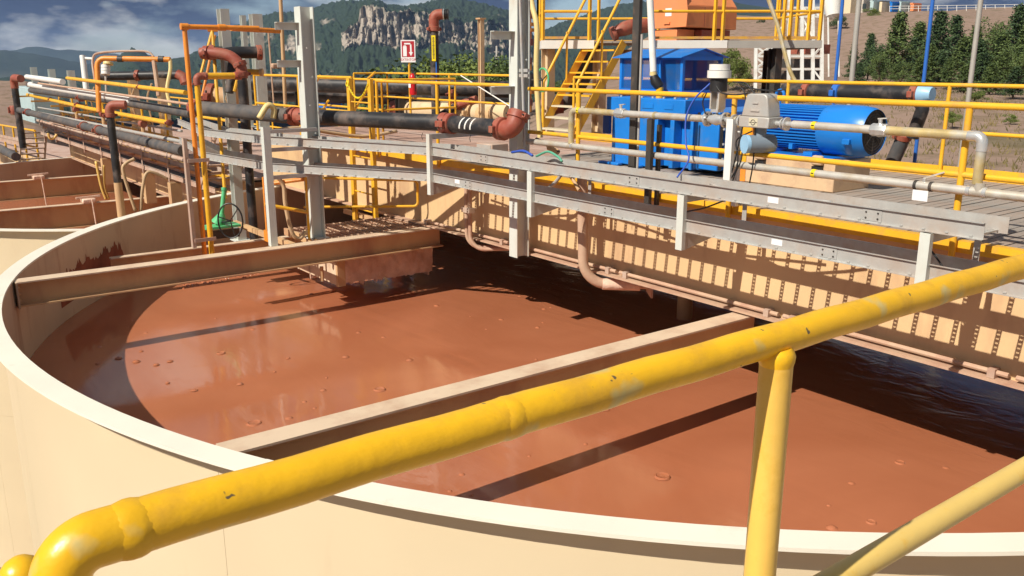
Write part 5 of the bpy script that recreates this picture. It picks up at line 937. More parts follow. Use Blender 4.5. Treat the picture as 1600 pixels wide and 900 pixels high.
t = thing('channel_post', 'light grey channel post clamped beside the yellow and orange pipes', 'post', (3.78, 12.52, -2.52)); mb = MB(); mb.box((3.74, 12.5, -2.56), (3.746, 12.58, -1.02)); mb.box((3.7461, 12.5, -2.56), (3.79, 12.507, -1.02)); mb.box((3.7461, 12.573, -2.56), (3.79, 12.58, -1.02)); mb.build('channel', 'galv_dusty', t); [MB().box((3.75, 12.42, z), (4.05, 12.44, z + .05)).build('clamp_bar', 'galv_dusty', t) for z in (-1.35, -2.47)]
t = thing('black_pipe', 'upright black pipe with a big red elbow behind the platform beam', 'pipe', (5.36, 14.45, -2.98)); KS = 1.19
def ks(x, y, z): return V((x, y, z)) * KS
MB().tube([ks(4.5, 12.14, -2.5), ks(4.5, 12.14, -.2)], .072, 14).build('pipe_run', 'black_pipe', t); MB().tube([ks(4.5, 12.14, -1.0), ks(4.5, 12.14, -.25)], .082, 14).build('sleeve', 'black_pipe', t); coupling(t, ks(4.5, 12.14, -.16), (0, 0, 1), .085)
MB().tube(curve_pts([ks(4.5, 12.14, -.22), ks(4.49, 12.16, -.05), ks(4.38, 12.26, .08), ks(4.18, 12.42, .12), ks(4.08, 12.5, .11)], 5), .092, 14).build('elbow', 'red_coupling', t); coupling(t, ks(4.49, 12.17, -.03), (-.3, .2, 1), .09); coupling(t, ks(4.14, 12.45, .12), (-1, .8, 0), .09)
t = thing('black_pipe', 'short black pipe with red end couplings behind the left columns', 'pipe', (5.2, 14, .1)); a, b_ = PD(330, 82, 14.5), PD(405, 82, 14.8); MB().tube([a, b_], .1, 14).build('pipe_run', 'black_pipe', t); coupling(t, a, b_ - a, .1); coupling(t, b_, b_ - a, .1); MB().tube([PD(366, 90, 14.6), PD(358, 145, 14.6)], [.09, .07], 12).build('branch', 'black_pipe', t)
t = thing('tan_pipe', 'dusty tan pipe stub with red coupling behind the yellow frame', 'pipe', (5, 15, -.6)); a, b_ = PD(330, 150, 15), PD(372, 155, 15); MB().tube([a, b_], .17, 14).build('pipe_run', 'dusty_beam', t); coupling(t, a, b_ - a, .17, ln=.12); coupling(t, PD(318, 160, 15), V((.5, -.3, .5)), .1)
t = thing('a_frame', 'thin yellow A frame of pipes rising at the left', 'frame', PD(350, 300, 14.6)); MB().cyl(PD(331, 42, 14.6), PD(352, 310, 14.6), .028, 8).build('upright', 'yellow', t); MB().cyl(PD(331, 50, 14.6), PD(306, 145, 14.4), .022, 8).build('diagonal', 'yellow', t); MB().cyl(PD(336, 55, 14.9), PD(316, 150, 14.9), .022, 8).build('diagonal', 'orange_pipe', t); MB().cyl(PD(325, 46, 14.6), PD(352, 46, 14.6), .04, 8).build('head', 'orange_pipe', t); MB().cyl(PD(372, 122, 14.6), PD(366, 143, 14.6), .035, 8).build('knee', 'yellow', t)
t = thing('pipe_spool', 'short yellow pipe spool with flanged ends beside the wide grey column', 'pipe', PD(400, 112, 15)); MB().cyl(PD(386, 112, 15), PD(408, 113, 15), .05, 10).build('pipe_run', 'yellow', t); MB().cyl(PD(406, 113, 15), PD(411, 113, 15), .065, 10).build('flange', 'dusty_beam', t)
gv = thing('green_valve', 'green gate valve with a black handwheel behind the platform', 'valve', (4.62, 13.85, -2.6)); g0 = PD(345, 372, 14.0); MB().tube([PD(340, 350, 14), PD(345, 340, 14), PD(346, 334, 14)], [.12, .08, .05], 10).build('yoke', 'green_valve', gv); MB().cyl(PD(346, 338, 14), PD(350, 298, 14), .035, 10).build('stem_cover', 'green_valve', gv); MB().cyl(PD(350, 298, 14), PD(350, 293, 14), .045, 10).build('cap', 'green_valve', gv); MB().cbox(PD(345, 353, 14), (.55, .3, .035)).build('mount_plate', 'green_valve', gv); MB().box(PD(327, 375, 13.9), PD(372, 356, 14.2)).build('body', 'dark_steel', gv)
hc = PD(360, 345, 13.6); hu = V((.8, -.6, 0)); MB().tube([hc + hu * .19 * math.cos(a) + V((0, 0, .27 * math.sin(a))) for a in [TWO_PI * k / 28 for k in range(29)]], .013, 6, False).build('hand_wheel', 'black', gv); MB().cyl(hc, PD(346, 348, 14), .02, 6).build('hub', 'black', gv); [MB().bar(hc, hc + hu * .19 * math.cos(a) + V((0, 0, .27 * math.sin(a))), .014, .014).build('wheel_spoke', 'black', gv) for a in (.8, 2.9, 5.0)]
for i, (pts, r_, m_, lab) in enumerate([([(432, 275), (443, 290), (446, 320), (456, 362), (468, 373), (478, 360)], .03, 'tan_hose', 'tan hose looping down onto the ladder platform'), ([(405, 185), (418, 165), (428, 170), (427, 185)], .045, 'cream_hose', 'cream hose loop above the large black pipe'), ([(408, 212), (425, 205), (470, 200), (520, 208), (570, 213), (620, 205)], .03, 'tan_hose', 'tan hose lying under the large black pipe')]): cable('hose', [ony(px, py, 12.0 if i == 0 else 12.9 + .5 * (i > 1)) for px, py in pts], r_, m_, lab, cat='hose')

# stairs between the two bridge levels
s2 = thing('stairs', 'dusty stairs stepping down from the near bridge to the farther one', 'stairs', (6.5, 19, -2.6))
for x in (6.15, 6.95): MB().bar((x, 18.35, -1.42), (x, 19.65, -2.60), .03, .2).build('stringer', 'galv_dusty', s2)
for k in range(7): q = (k + .5) / 7; MB().box((6.18, 18.35 + 1.3 * q - .1, -1.42 - 1.18 * q - .02), (6.92, 18.35 + 1.3 * q + .12, -1.42 - 1.18 * q + .012)).build('tread', 'dusty_flange', s2)

# ------------------------------------------------------------------ pipe rack of the farther bridge
tray('cable_tray', [(TX, 19.2, ZU - 1.19), (TX, 39.2, ZU - 1.19)], TW, TH, 'dusty upper cable tray of the farther bridge', 'galv_dusty', .5); tray('cable_tray', [(TX, 19.0, ZL - 1.19), (TX, 39.2, ZL - 1.19)], TW, TH, 'dusty lower cable tray of the farther bridge', 'galv_dusty', .5)
ordn = ['first', 'second', 'third', 'fourth', 'fifth', 'sixth', 'seventh', 'eighth', 'ninth']
for i in range(9):
    y = 19.9 + i * 2.3; t = thing('tray_bracket', '%s tray bracket of the farther bridge, counted from the near stairs' % ordn[i], 'bracket', (TX, y, -3.0), 'brackets carrying the farther cable trays')
    mb = MB(); mb.box((TX - .05, y - .04, -2.85), (TX - .04, y + .04, -2.0)); mb.build('upright', 'galv_dusty', t); [MB().box((TX - .04, y - .03, z - .06), (7.18, y + .03, z)).build('arm', 'galv_dusty', t) for z in (ZU - TH - 1.195, ZL - TH - 1.195, -1.95)]
    if i in (1, 2, 4): MB().box((TX - .06, y - .12, -3.65), (TX + .2, y + .12, -2.86)).build('hanger_plate', 'dusty_beam', t)
t = thing('tray_filler', 'bundle of black cables lying in the lower tray of the farther bridge', 'cables', (TX, 19, -2.6)); [MB().tube(curve_pts([(TX + .06 + .05 * k + .02 * math.sin(k * 3 + j), 19.2 + 3.3 * j, -2.66) for j in range(7)], 4), .02, 6).build('cable', 'black', t) for k in range(5)]
def run(name, ctrl, r_, m_, lab, x, cps=(), fit=None):
    pts = [onx(px, py, x) for px, py in ctrl]; t = thing(name, lab, 'pipe', pts[0]); MB().tube(pts, r_, 12).build('pipe_run', m_, t)
    for k in cps: d = pts[-1] - pts[0]; coupling(t, pts[0] + d * k, d, r_)
    return t
dpipe = run('black_pipe', [(286, 236), (30, 172)], .115, 'black_pipe_dusty', 'long dusty dark pipe running down the left beside the farther bridge', 5.6, (.45, .36, .9))
run('yellow_pipe', [(290, 145), (105, 122)], .05, 'yellow', 'upper yellow pipe running toward the far left end', 5.7, (.3,)); run('white_pipe', [(98, 128), (42, 120)], .09, 'white_paint', 'fat white pipe at the far left end', 5.8); run('pink_conduit', [(296, 163), (60, 130)], .03, 'dusty_flange', 'thin pink conduit below the upper yellow pipe', 5.8); run('white_tray', [(207, 157), (45, 132)], .11, 'white_paint', 'long white pipe above the grey pipe at the far left', 6.0)
run('grey_pipe', [(300, 178), (185, 158), (48, 141)], .10, 'black_pipe_dusty', 'grey pipe below the long white pipe at the left', 6.0, (.55,)); run('yellow_pipe', [(264, 192), (141, 170), (43, 148)], .06, 'yellow', 'lower yellow pipe with rusty couplings at the left', 6.1, (.0, .52, .75)); run('grey_conduit', [(286, 222), (60, 176)], .045, 'galv', 'light grey conduit just above the long dusty dark pipe', 5.9)
t = thing('riser_pipe', 'black riser with a red elbow at the far left end', 'pipe', (5.6, 39, -3.5)); a = onx(23, 136, 5.6); b_ = onx(24, 215, 5.6); MB().cyl(a, V((a.x, a.y, b_.z - .3)), .125, 12).build('pipe_run', 'black_pipe', t); MB().tube(fillet([a + V((0, 0, -.05)), a + V((0, 0, .35)), a + V((.1, -1.0, .33))], .4, 6), .14, 12).build('elbow', 'red_coupling', t); coupling(t, onx(23, 172, 5.6), (0, 0, 1), .14, ln=.35)
t = thing('riser_pipe', 'black pipe with red elbow dropping into the farther tank', 'pipe', (5.2, 20, -3.5)); a = ony(172, 180, 21.0); MB().tube([a, ony(180, 250, 21.0), V((ony(190, 335, 21.0)))], .085, 12).build('pipe_run', 'black_pipe', t); MB().tube(fillet([a + V((0, 0, -.05)), a + V((0, 0, .22)), a + V((.3, -.2, .22))], .16, 6), .1, 12).build('elbow', 'red_coupling', t); coupling(t, a, (0, 0, 1), .09); b_ = ony(192, 352, 21.0); MB().cyl(ony(184, 285, 21), b_, .09, 12).build('muddy_end', 'dusty_beam', t)
t = thing('cabinet', 'pale blue panel at the left end of the farther bridge', 'cabinet', (6.2, 38.5, -2.6)); a, b_ = onx(28, 185, 6.3), onx(50, 138, 6.3); MB().box((6.3, b_.y, a.z), (7.2, a.y, b_.z)).build('body', 'pale_teal', t, .02); MB().box((6.29, b_.y + .15, a.z + .12), (6.298, a.y - .15, b_.z - .12)).build('door', 'pale_teal', t)
for pts, m_, lab in [([(150, 252), (158, 290), (166, 312)], 'yellow_hose', 'left one of the yellow hoses hanging into the farther tank'), ([(162, 258), (163, 290), (170, 312)], 'yellow_hose', 'right one of the crossing yellow hoses hanging into the farther tank'), ([(210, 248), (197, 255), (192, 265), (200, 295), (212, 330)], 'tan_hose', 'tan hose loop bending down beside the dropping black pipe'), ([(262, 280), (240, 270), (228, 272), (222, 300), (220, 330)], 'tan_hose', 'tan hose draped along the lower tray of the farther bridge'), ([(75, 208), (78, 216), (84, 216), (89, 210)], 'yellow_hose', 'short yellow hose loop on the farther cable tray')]:
    cable('hose', [ony(px, py, 21.5 if px > 180 else 27 if px > 100 else 32) for px, py in pts], .04, m_, lab, cat='hose')
t = thing('pipe_portal', 'cream and orange pipe portal with hanging hoses above the farther bridge', 'frame', (8, 24, -2.6)); D_ = 24.0
MB().tube(fillet([PD(155, 175, D_), PD(151, 91, D_), PD(266, 93, D_)], .2, 4), .07, 10).build('portal_pipe', 'orange_pipe', t); MB().tube(curve_pts([PD(266, 93, D_), PD(266, 110, D_), PD(261, 140, D_), PD(266, 165, D_)], 5), .05, 8).build('hose', 'cream_hose', t); MB().tube(curve_pts([PD(240, 92, D_), PD(244, 120, D_), PD(248, 150, D_)], 5), .06, 8).build('hose', 'dusty_flange', t); MB().tube(curve_pts([PD(148, 125, D_), PD(145, 92, D_), PD(160, 82, D_), PD(225, 80, D_), PD(240, 88, D_)], 5), .03, 8).build('vent_loop', 'galv_dusty', t)
for px in (184, 248): MB().cyl(PD(px, 92, D_), PD(px + 8, 92.4, D_), .085, 10).build('band', 'dark_steel', t)
t = thing('black_pipe', 'black horizontal pipe under the portal at the left, with a red elbow', 'pipe', PD(200, 118, 26)); MB().cyl(PD(158, 119, 26), PD(278, 117, 26), .13, 12).build('pipe_run', 'black_pipe', t); MB().tube([PD(277, 116, 26), PD(286, 120, 26), PD(290, 130, 26)], .15, 10).build('elbow', 'red_coupling', t); coupling(t, PD(215, 118, 26), PD(278, 117, 26) - PD(158, 119, 26), .13)
t = thing('level_sensor', 'small white stacked sensor with a yellow cap at the left', 'sensor', PD(165, 115, 25)); [MB().cyl(PD(165, y, 25), PD(165, y + 4.4, 25), .12, 12).build('disc', 'white_paint', t) for y in (102, 107, 112)]; MB().tube([PD(169, 101, 25), PD(169, 97, 25), PD(169, 95, 25)], [.14, .13, .04], 12).build('cap', 'cream_hose', t); MB().cyl(PD(165, 116, 25), PD(166, 150, 25), .03, 8).build('stem', 'galv', t)
t = thing('white_post', 'white round post rising at the left beside the portal', 'post', PD(133, 150, 28)); MB().cyl(PD(129, 87, 28), PD(136, 150, 28), .09, 10).build('shaft', 'white_paint', t); MB().cyl(PD(131, 91, 28), PD(145, 92, 28), .045, 8).build('arm', 'white_paint', t)
# third level beyond the farther tank, with its stair
tray('cable_tray', [(5.9, 41.5, -3.2), (5.0, 62, -3.6)], .4, .16, 'green-grey cable tray of the last lower bridge at the left edge', 'galv_dusty', .8, rungs=False)
t = thing('stairs', 'steep stairs going down at the far left behind the second tank', 'stairs', onx(40, 250, 5.6)); a, b_ = onx(32, 216, 5.5), onx(26, 252, 5.4)
for off in (V((0, 0, 0)), V((.9, 0, 0))): MB().bar(V((5.6, 39.4, -2.6)) + off, V((5.6, 41.4, -4.6)) + off, .05, .22).build('stringer', 'galv_dusty', t)
for k in range(9): q = (k + .5) / 9; MB().box((5.64, 39.4 + 2 * q - .1, -2.6 - 2 * q - .02), (6.46, 39.4 + 2 * q + .14, -2.6 - 2 * q + .02)).build('tread', 'galv_dusty', t)
run('black_pipe', [(25, 245), (0, 232), (-60, 205)], .16, 'black_pipe_dusty', 'dusty pipe of the last bridge at the left edge', 5.0); railing('railing', [(6.5, 42, -4.2), (5.6, 62, -4.6)], 'yellow railing of the last lower bridge at the left edge', h=1.4, r=.045)
br3 = MB(); t = thing('bridge', 'last and lowest bridge girder at the left edge', 'bridge', (6.5, 42, -5)); MB().bar((7.2, 41.5, -4.7), (6.2, 64, -5.1), .05, 1.0).build('girder_web', 'girder_cream', t); MB().bar((8.6, 41.5, -4.22), (7.6, 64, -4.62), 2.7, .06).build('deck_plate', 'plank_dusty', t)

# ------------------------------------------------------------------ more pipework clutter on the left and on the near deck
run('grey_conduit', [(284, 205), (60, 168)], .03, 'galv', 'thin galvanised conduit between the yellow and grey pipes at the left', 6.3); run('grey_pipe', [(288, 250), (120, 205), (40, 183)], .05, 'galv_dusty', 'pale dusty pipe lying on the farther tray', 6.35)
for i, (px, py, lab) in enumerate([(118, 165, 'rusty valve hanging on the lower yellow pipe, left one'), (160, 172, 'rusty valve hanging on the lower yellow pipe, middle one'), (222, 186, 'rusty valve hanging on the lower yellow pipe, right one')]):
    p = onx(px, py, 6.12); t = thing('valve', lab, 'valve', p, 'rusty valves on the left pipe rack'); MB().cyl(p + V((0, .12, -.12)), p + V((0, -.12, -.12)), .09, 10).build('body', 'red_coupling', t); MB().cyl(p + V((0, 0, -.12)), p + V((0, 0, -.42)), .05, 8).build('stem', 'dusty_beam', t); MB().tube([p + V((math.cos(a) * .11, math.sin(a) * .11, -.42)) for a in [TWO_PI * k / 12 for k in range(13)]], .018, 5, False).build('hand_wheel', 'red_coupling', t)
for i, px in enumerate((62, 96, 131, 176, 232)):
    p = onx(px, 150 + (px - 62) * .21, 6.6); t = thing('pipe_stand', '%s small yellow stand under the pipes of the farther bridge, from the left' % ordn[i], 'stand', (6.6, p.y, -2.6), 'small yellow pipe stands'); MB().bar((6.6, p.y, -2.585), (6.6, p.y, p.z), .07, .07).build('leg', 'yellow_dusty', t); MB().bar((5.6, p.y, p.z), (6.7, p.y, p.z), .06, .06).build('cross_arm', 'yellow_dusty', t)
for i, (px, x) in enumerate(((100, 6.9), (150, 6.9), (215, 6.9), (240, 6.9))):
    p = onx(px, 160, x); t = thing('drop_hose', '%s thin brown hose hanging between the pipes at the left, from the left' % ordn[i], 'hose', p, 'thin hoses in the left pipe rack'); MB().tube(curve_pts([p + V((0, 0, .5)), p + V((-.1, .2, .1)), p + V((0, .35, -.5)), p + V((0, .2, -.9))], 5), .025, 6).build('tube', 'tan_hose', t)
t = thing('junction_box', 'small grey junction box on the deck behind the red elbow', 'box', (7.6, 10.8, -1.4)); MB().box((7.6, 10.6, -1.40), (7.9, 11.0, -1.18)).build('body', 'galv_dusty', t, .01); MB().box((7.59, 10.62, -1.385), (7.598, 10.98, -1.195)).build('lid', 'galv', t)
t = thing('hand_valve', 'dusty lever valve on a short hose lying on the deck left of the yellow post', 'valve', onx(850, 225, 7.3)); a = onx(838, 218, 7.3); b_ = onx(872, 238, 7.3); MB().tube([a, a.lerp(b_, .5) + V((0, 0, .02)), b_], .03, 8).build('body', 'dark_steel', t); MB().tube([a.lerp(b_, .6), b_], [.045, .035], 8).build('nut', 'dusty_beam', t)
for i, (pts, lab) in enumerate([([(848, 298), (862, 290), (872, 280), (880, 268)], 'grey bent conduit under the upper tray right of the column'), ([(888, 270), (898, 285), (905, 298)], 'brown bent conduit joining the top of the drop pipe')]): cable('conduit', [onx(px, py, 6.75) for px, py in pts], .022, 'galv' if i == 0 else 'dusty_beam', lab, cat='conduit')
cable('cable', [onx(1035, 345, 6.7), onx(1068, 332, 6.6), onx(1100, 325, 6.5), onx(1140, 310, 6.45)], .008, 'black', 'black cable slanting between the trays below the motor')
cable('cable', [onx(1450, 385, 6.5), onx(1465, 405, 6.45), onx(1478, 425, 6.4)], .008, 'black', 'black cable hanging at the right tray bracket')
cable('cable', [onx(1110, 287, 6.3), onx(1165, 307, 6.29), onx(1240, 310, 6.35), onx(1300, 316, 6.45)], .013, 'galv', 'flexible grey conduit lying over the near side of the upper tray')
for i, (px, py) in enumerate(((735, 222), (660, 218), (900, 250))): 
    p = onx(px, py, 6.24); t = tag(MB().tube([p, p + V((-.01, .0, .05)), p + V((.0, -.015, .09))], .004, 5).build('cable_tie', 'black'), '%s black cable tie tail sticking up from the upper tray' % ('middle', 'left', 'right')[i], 'cable tie', 'cable tie tails on the tray')

# ------------------------------------------------------------------ plant and buildings on the right
tw = thing('lattice_tower', 'white steel lattice tower behind the upper platform', 'tower', PD(1235, 140, 45)); DT = 45.0
def tb(a, b_, wd=.09, nm='brace', d0=DT, d1=DT): MB().bar(PD(*a, d0), PD(*b_, d1), wd, wd).build(nm, 'tower_white', tw)
for px in (1180, 1206, 1232, 1253, 1270, 1284):
    tb((px, 140), (px + (1 if px < 1240 else 0), -15 if px > 1220 else 70), .15, 'post'); 
for px in (1232, 1284): tb((px, 140), (px, -15), .14, 'post', DT + 4, DT + 4)
for y in (72, 88, 108, 126): tb((1180, y), (1206, y), .1, 'beam')
for y in (12, 26, 60, 88, 108, 126): tb((1232, y), (1284, y), .1, 'beam')
for y in (72, 90, 108): tb((1180, y), (1206, y + 17)); tb((1206, y), (1180, y + 17))
for (a, b_) in [((1253, 26), (1270, 58)), ((1270, 26), (1253, 58)), ((1232, 26), (1215, 55)), ((1270, 88), (1284, 72)), ((1270, 108), (1284, 126)), ((1256, 12), (1264, 26)), ((1264, 12), (1272, 26)), ((1272, 12), (1280, 26))]: tb(a, b_)
pbx = [(1240, 92, 1262, 106), (1258, 70, 1270, 84), (1238, 110, 1256, 125)]
for i, (a, b_, c, d) in enumerate(pbx): MB().box(PD(a, d, DT + 1), PD(c, b_, DT + 3)).build('equipment_panel', ('dark_steel', 'red_coupling', 'dark_steel')[i], tw)
t = thing('silo', 'pale tapered tank hanging behind the yellow platform railing at the top', 'silo', PD(1300, 30, 60)); MB().tube([PD(1303, 25, 60), PD(1302, 24.5, 60), PD(1301, 4, 60), PD(1301, 2, 60), PD(1301, -20, 60)], [.3, .48, .62, .64, .64], 20).build('shell', 'white_paint', t); [MB().cyl(PD(px, 24, 60), PD(px + 1, 120, 60), .06, 6).build('leg', 'tower_white', t) for px in (1294, 1310)]
hb = thing('building', 'cream walled building standing on top of the slope', 'building', PD(1340, 22, 186)); DB = 186.0
MB().box(PD(1328, 23, DB), PD(1347, -25, DB + 4)).build('wall', 'cream', hb); MB().box(PD(1347.5, 22, DB + 1), PD(1362, -5, DB + 4)).build('shaded_side', 'concrete', hb); MB().box(PD(1349, 14, DB), PD(1352, 6, DB + .5)).build('window', 'glass_dark', hb)  # grey second box stands in for the building's shaded side
for (a, b_, c, d, m_, lab, nm) in [(1364, 15, 1373, 3, 'pale_teal', 'pale grey container on the slope top beside the cream building', 'container'), (1377, 19, 1389, 4, 'cream', 'small cream kiosk with a dark roof on the slope top', 'kiosk'), (1393, 18, 1405, 5, 'blue', 'blue container on top of the slope', 'container'), (1407, 17, 1421, 4, 'pale_teal', 'grey green tank box on top of the slope', 'container'), (1427, 17, 1435, 7, 'orange_box', 'small orange machine on top of the slope', 'machine')]:
    t = thing(nm, lab, nm, PD((a + c) / 2, b_, DB)); MB().box(PD(a, b_, DB), PD(c, d, DB + 2)).build('body', m_, t); MB().box(PD(a - .7, d, DB - .2), PD(c + .7, d - 1.6, DB + 2.2)).build('roof', 'dark_steel' if nm == 'kiosk' else m_, t)
t = thing('fence', 'thin pipe fence along the edge of the slope top', 'fence', PD(1420, 19, 184)); [MB().cyl(PD(1390, y, 184), PD(1600, y - 3, 184), .06, 5).build('rail', 'tower_white', t) for y in (10, 14)]; [MB().cyl(PD(1390 + 15 * k, 18.5, 184), PD(1390 + 15 * k, 9.5 - .2 * k, 184), .06, 5).build('post', 'tower_white', t) for k in range(14)]
up_ = PD(776, 125, 120); t = thing('utility_pole', 'distant wooden utility pole with cross arms right of the cliffs', 'pole', up_); MB().cyl(PD(776, 130, 120), PD(776, 72, 120), .14, 6).build('shaft', 'pole_grey', t); [MB().bar(PD(772, y, 120), PD(780, y, 120), .12, .12).build('cross_arm', 'pole_grey', t) for y in (81, 88)]

# ------------------------------------------------------------------ trees
def leaf_mat(name, c0, c1):
    m = bpy.data.materials.new(name); m.use_nodes = True; t = m.node_tree; b = t.nodes['Principled BSDF']; M[name] = m; b.inputs['Roughness'].default_value = .7; b.inputs['Specular IOR Level'].default_value = .2
    g_ = N(t, 'ShaderNodeNewGeometry'); n = N(t, 'ShaderNodeTexNoise'); n.inputs['Scale'].default_value = .8; n.inputs['Detail'].default_value = 4; L(t, g_.outputs['Position'], n.inputs['Vector'])
    ad = N(t, 'ShaderNodeMath', operation='MULTIPLY_ADD', i_1=.35); L(t, g_.outputs['Random Per Island'], ad.inputs[0]); L(t, n.outputs[0], ad.inputs[2]); rp = N(t, 'ShaderNodeValToRGB'); rp.color_ramp.elements[0].position = .4; rp.color_ramp.elements[1].position = .95; rp.color_ramp.elements[0].color = c0 + (1,); rp.color_ramp.elements[1].color = c1 + (1,); L(t, ad.outputs[0], rp.inputs[0]); L(t, rp.outputs[0], b.inputs['Base Color'])
leaf_mat('needles', (.055, .09, .03), (.14, .19, .06)); leaf_mat('needles_dark', (.035, .065, .03), (.09, .14, .055)); leaf_mat('leaves', (.09, .13, .03), (.20, .25, .065))
def crown(kind, seed, nleaf):
    rg = random.Random(seed); vs = []; fs = []
    def leaf(p, s, upb=.3):
        n = V((rg.gauss(0, 1), rg.gauss(0, 1), rg.gauss(upb, 1))).normalized(); a = n.orthogonal().normalized(); a = Matrix.Rotation(rg.random() * 6.28, 3, n) @ a; b = n.cross(a); i = len(vs); q = s * rg.uniform(.6, 1.3)
        vs.extend([p + a * q, p + b * q * .55, p - a * q * .8, p - b * q * .55]); fs.append((i, i + 1, i + 2, i + 3))
    limbs = []
    if kind == 'pine':
        nb = 60
        for k in range(nb):
            h = .10 + .88 * (k / nb) ** .95; rad = (1 - h) ** .85 * .30 * rg.uniform(.5, 1.15) + .012; az = k * 2.4 + rg.random(); d = V((math.cos(az), math.sin(az), rg.uniform(-.15, .25))); p0 = V((0, 0, h)); p1 = p0 + d * rad; limbs.append((p0, p1, .006 * (1.1 - h) + .0015))
            for _ in range(int(nleaf / nb)):
                q = rg.random() ** .55; c = p0.lerp(p1, q) + V((rg.gauss(0, 1), rg.gauss(0, 1), rg.gauss(.1, .7))) * .028; leaf(c, .019, .6)
    else:
        blobs = [(V((rg.gauss(0, .17), rg.gauss(0, .17), rg.uniform(.30, .88))), rg.uniform(.09, .19)) for _ in range(22)]
        for c, r_ in blobs:
            limbs.append((V((0, 0, .25 * c.z + .05)), c, .008))
            for _ in range(int(nleaf / 22)):
                d = V((rg.gauss(0, 1), rg.gauss(0, 1), rg.gauss(0, 1))).normalized(); leaf(c + d * r_ * rg.random() ** .35, .021, .3)
    me = bpy.data.meshes.new('crown'); me.from_pydata([tuple(v) for v in vs], [], fs)
    mb = MB(); mb.tube([(0, 0, -.06), (0, 0, .05), (.006, .004, .4), (0, 0, .95 if kind == 'pine' else .7)], [.024, .019, .012, .003], 7)
    for a, b_, r_ in limbs: mb.tube([a, b_], [r_, r_ * .4], 4, False)
    tm = bpy.data.meshes.new('trunk'); tm.from_pydata(mb.v, [], mb.f); return me, tm
CR = {}
for k in range(4): CR[('pine', k)] = crown('pine', 20 + k, 5200)
for k in range(3): CR[('bush', k)] = crown('bush', 40 + k, 5200)
MESHV = {}
def tree(name, kind, k, px, top_py, d, label, m_, wide=1.0, grp=None, base_py=None):
    dh = dirh(px) * d; zb = ground_z(px, d) if base_py is None else d * zrow(px, base_py); zt = d * zrow(px, top_py); h = zt - zb; r0 = thing(name, label, 'tree' if name != 'shrub' else 'shrub', (0, 0, 0), grp); cm, tm = CR[(kind, k)]
    key = (kind, k, m_)
    if key not in MESHV: c2 = cm.copy(); c2.materials.clear(); c2.materials.append(M[m_]); t2 = tm.copy(); t2.materials.clear(); t2.materials.append(M['bark']); MESHV[key] = (c2, t2)
    for nm, me in zip(('crown', 'trunk'), MESHV[key]): o = bpy.data.objects.new(nm, me); sc.collection.objects.link(o); o.parent = r0
    r0.location = (dh.x, dh.y, zb); r0.scale = (h * wide, h * wide, h); r0.rotation_euler = (0, 0, random.uniform(0, 6.28)); return r0
G1 = 'pine trees on the slope at the right'
for i, (px, tp, d, k, m_, wd, lab) in enumerate([
    (1333, 68, 92, 0, 'needles_dark', 1.0, 'small dark pine at the left end of the tree group'), (1358, 52, 95, 1, 'needles_dark', 1.0, 'slim dark pine second from the left end of the trees'), (1400, 20, 88, 2, 'needles', 1.25, 'tall broad green pine left of the right blue pole'), (1376, 82, 80, 3, 'needles', 1.4, 'low pine in front of the tall broad one'), (1424, 60, 96, 0, 'needles_dark', 1.1, 'dark pine just left of the right blue pole'),
    (1462, 17, 94, 1, 'needles_dark', 1.2, 'tall dark pine just right of the right blue pole'), (1452, 70, 78, 2, 'needles', 1.4, 'lower lit pine right of the right blue pole'), (1488, 24, 102, 3, 'needles_dark', 1.2, 'dark pine behind the grey lamp pole'), (1520, 40, 96, 0, 'needles', 1.2, 'olive pine right of the grey lamp pole'), (1548, 22, 104, 1, 'needles', 1.2, 'tall pine near the right edge'), (1585, 8, 98, 2, 'needles_dark', 1.3, 'tallest dark pine at the right picture edge'), (1600, 40, 84, 3, 'needles', 1.3, 'green pine cut by the right picture edge'), (1535, 82, 76, 3, 'needles_dark', 1.5, 'low dark pine in front at the right'), (1570, 78, 74, 0, 'needles', 1.4, 'low green pine in front at the right edge'), (1484, 90, 74, 1, 'needles', 1.4, 'low pine beside the foot of the grey lamp pole'), (1410, 95, 74, 0, 'needles', 1.5, 'lowest pine in front of the tall broad one'), (1345, 98, 78, 2, 'needles_dark', 1.4, 'low dark pine at the foot of the bare slope'), (1640, 20, 90, 1, 'needles', 1.2, 'pine beyond the right picture edge'),
    (1505, 58, 88, 2, 'needles', 1.7, 'broad green pine right behind the grey lamp pole foot'), (1530, 62, 84, 0, 'needles_dark', 1.6, 'dark middle pine below the olive one'), (1562, 52, 88, 3, 'needles', 1.6, 'broad lit pine below the tall one near the right edge'), (1598, 66, 80, 1, 'needles', 1.6, 'broad low pine cut by the right edge'), (1440, 88, 72, 3, 'needles', 1.7, 'broad low pine at the foot of the right blue pole'), (1470, 78, 80, 0, 'needles_dark', 1.6, 'dark broad pine between blue pole and grey pole'), (1512, 100, 66, 2, 'needles', 1.8, 'bushy young pine nearest the far railing at the right'), (1552, 100, 66, 1, 'needles', 1.8, 'bushy young pine nearest the railing close to the edge'), (1590, 104, 64, 3, 'needles_dark', 1.8, 'bushy dark young pine at the right edge above the railing'), (1382, 60, 92, 1, 'needles_dark', 1.5, 'dark pine tucked behind the tall broad pine'), (1432, 34, 100, 3, 'needles', 1.3, 'lit pine crossed by the right blue pole')]):
    tree('pine_tree', 'pine' if i % 6 != 3 else 'bush', k % 3 if i % 6 == 3 else k, px, tp, d, lab, m_, wd * (.95 if i % 6 != 3 else .75), G1)
G2 = 'sunlit trees beyond the far railing'
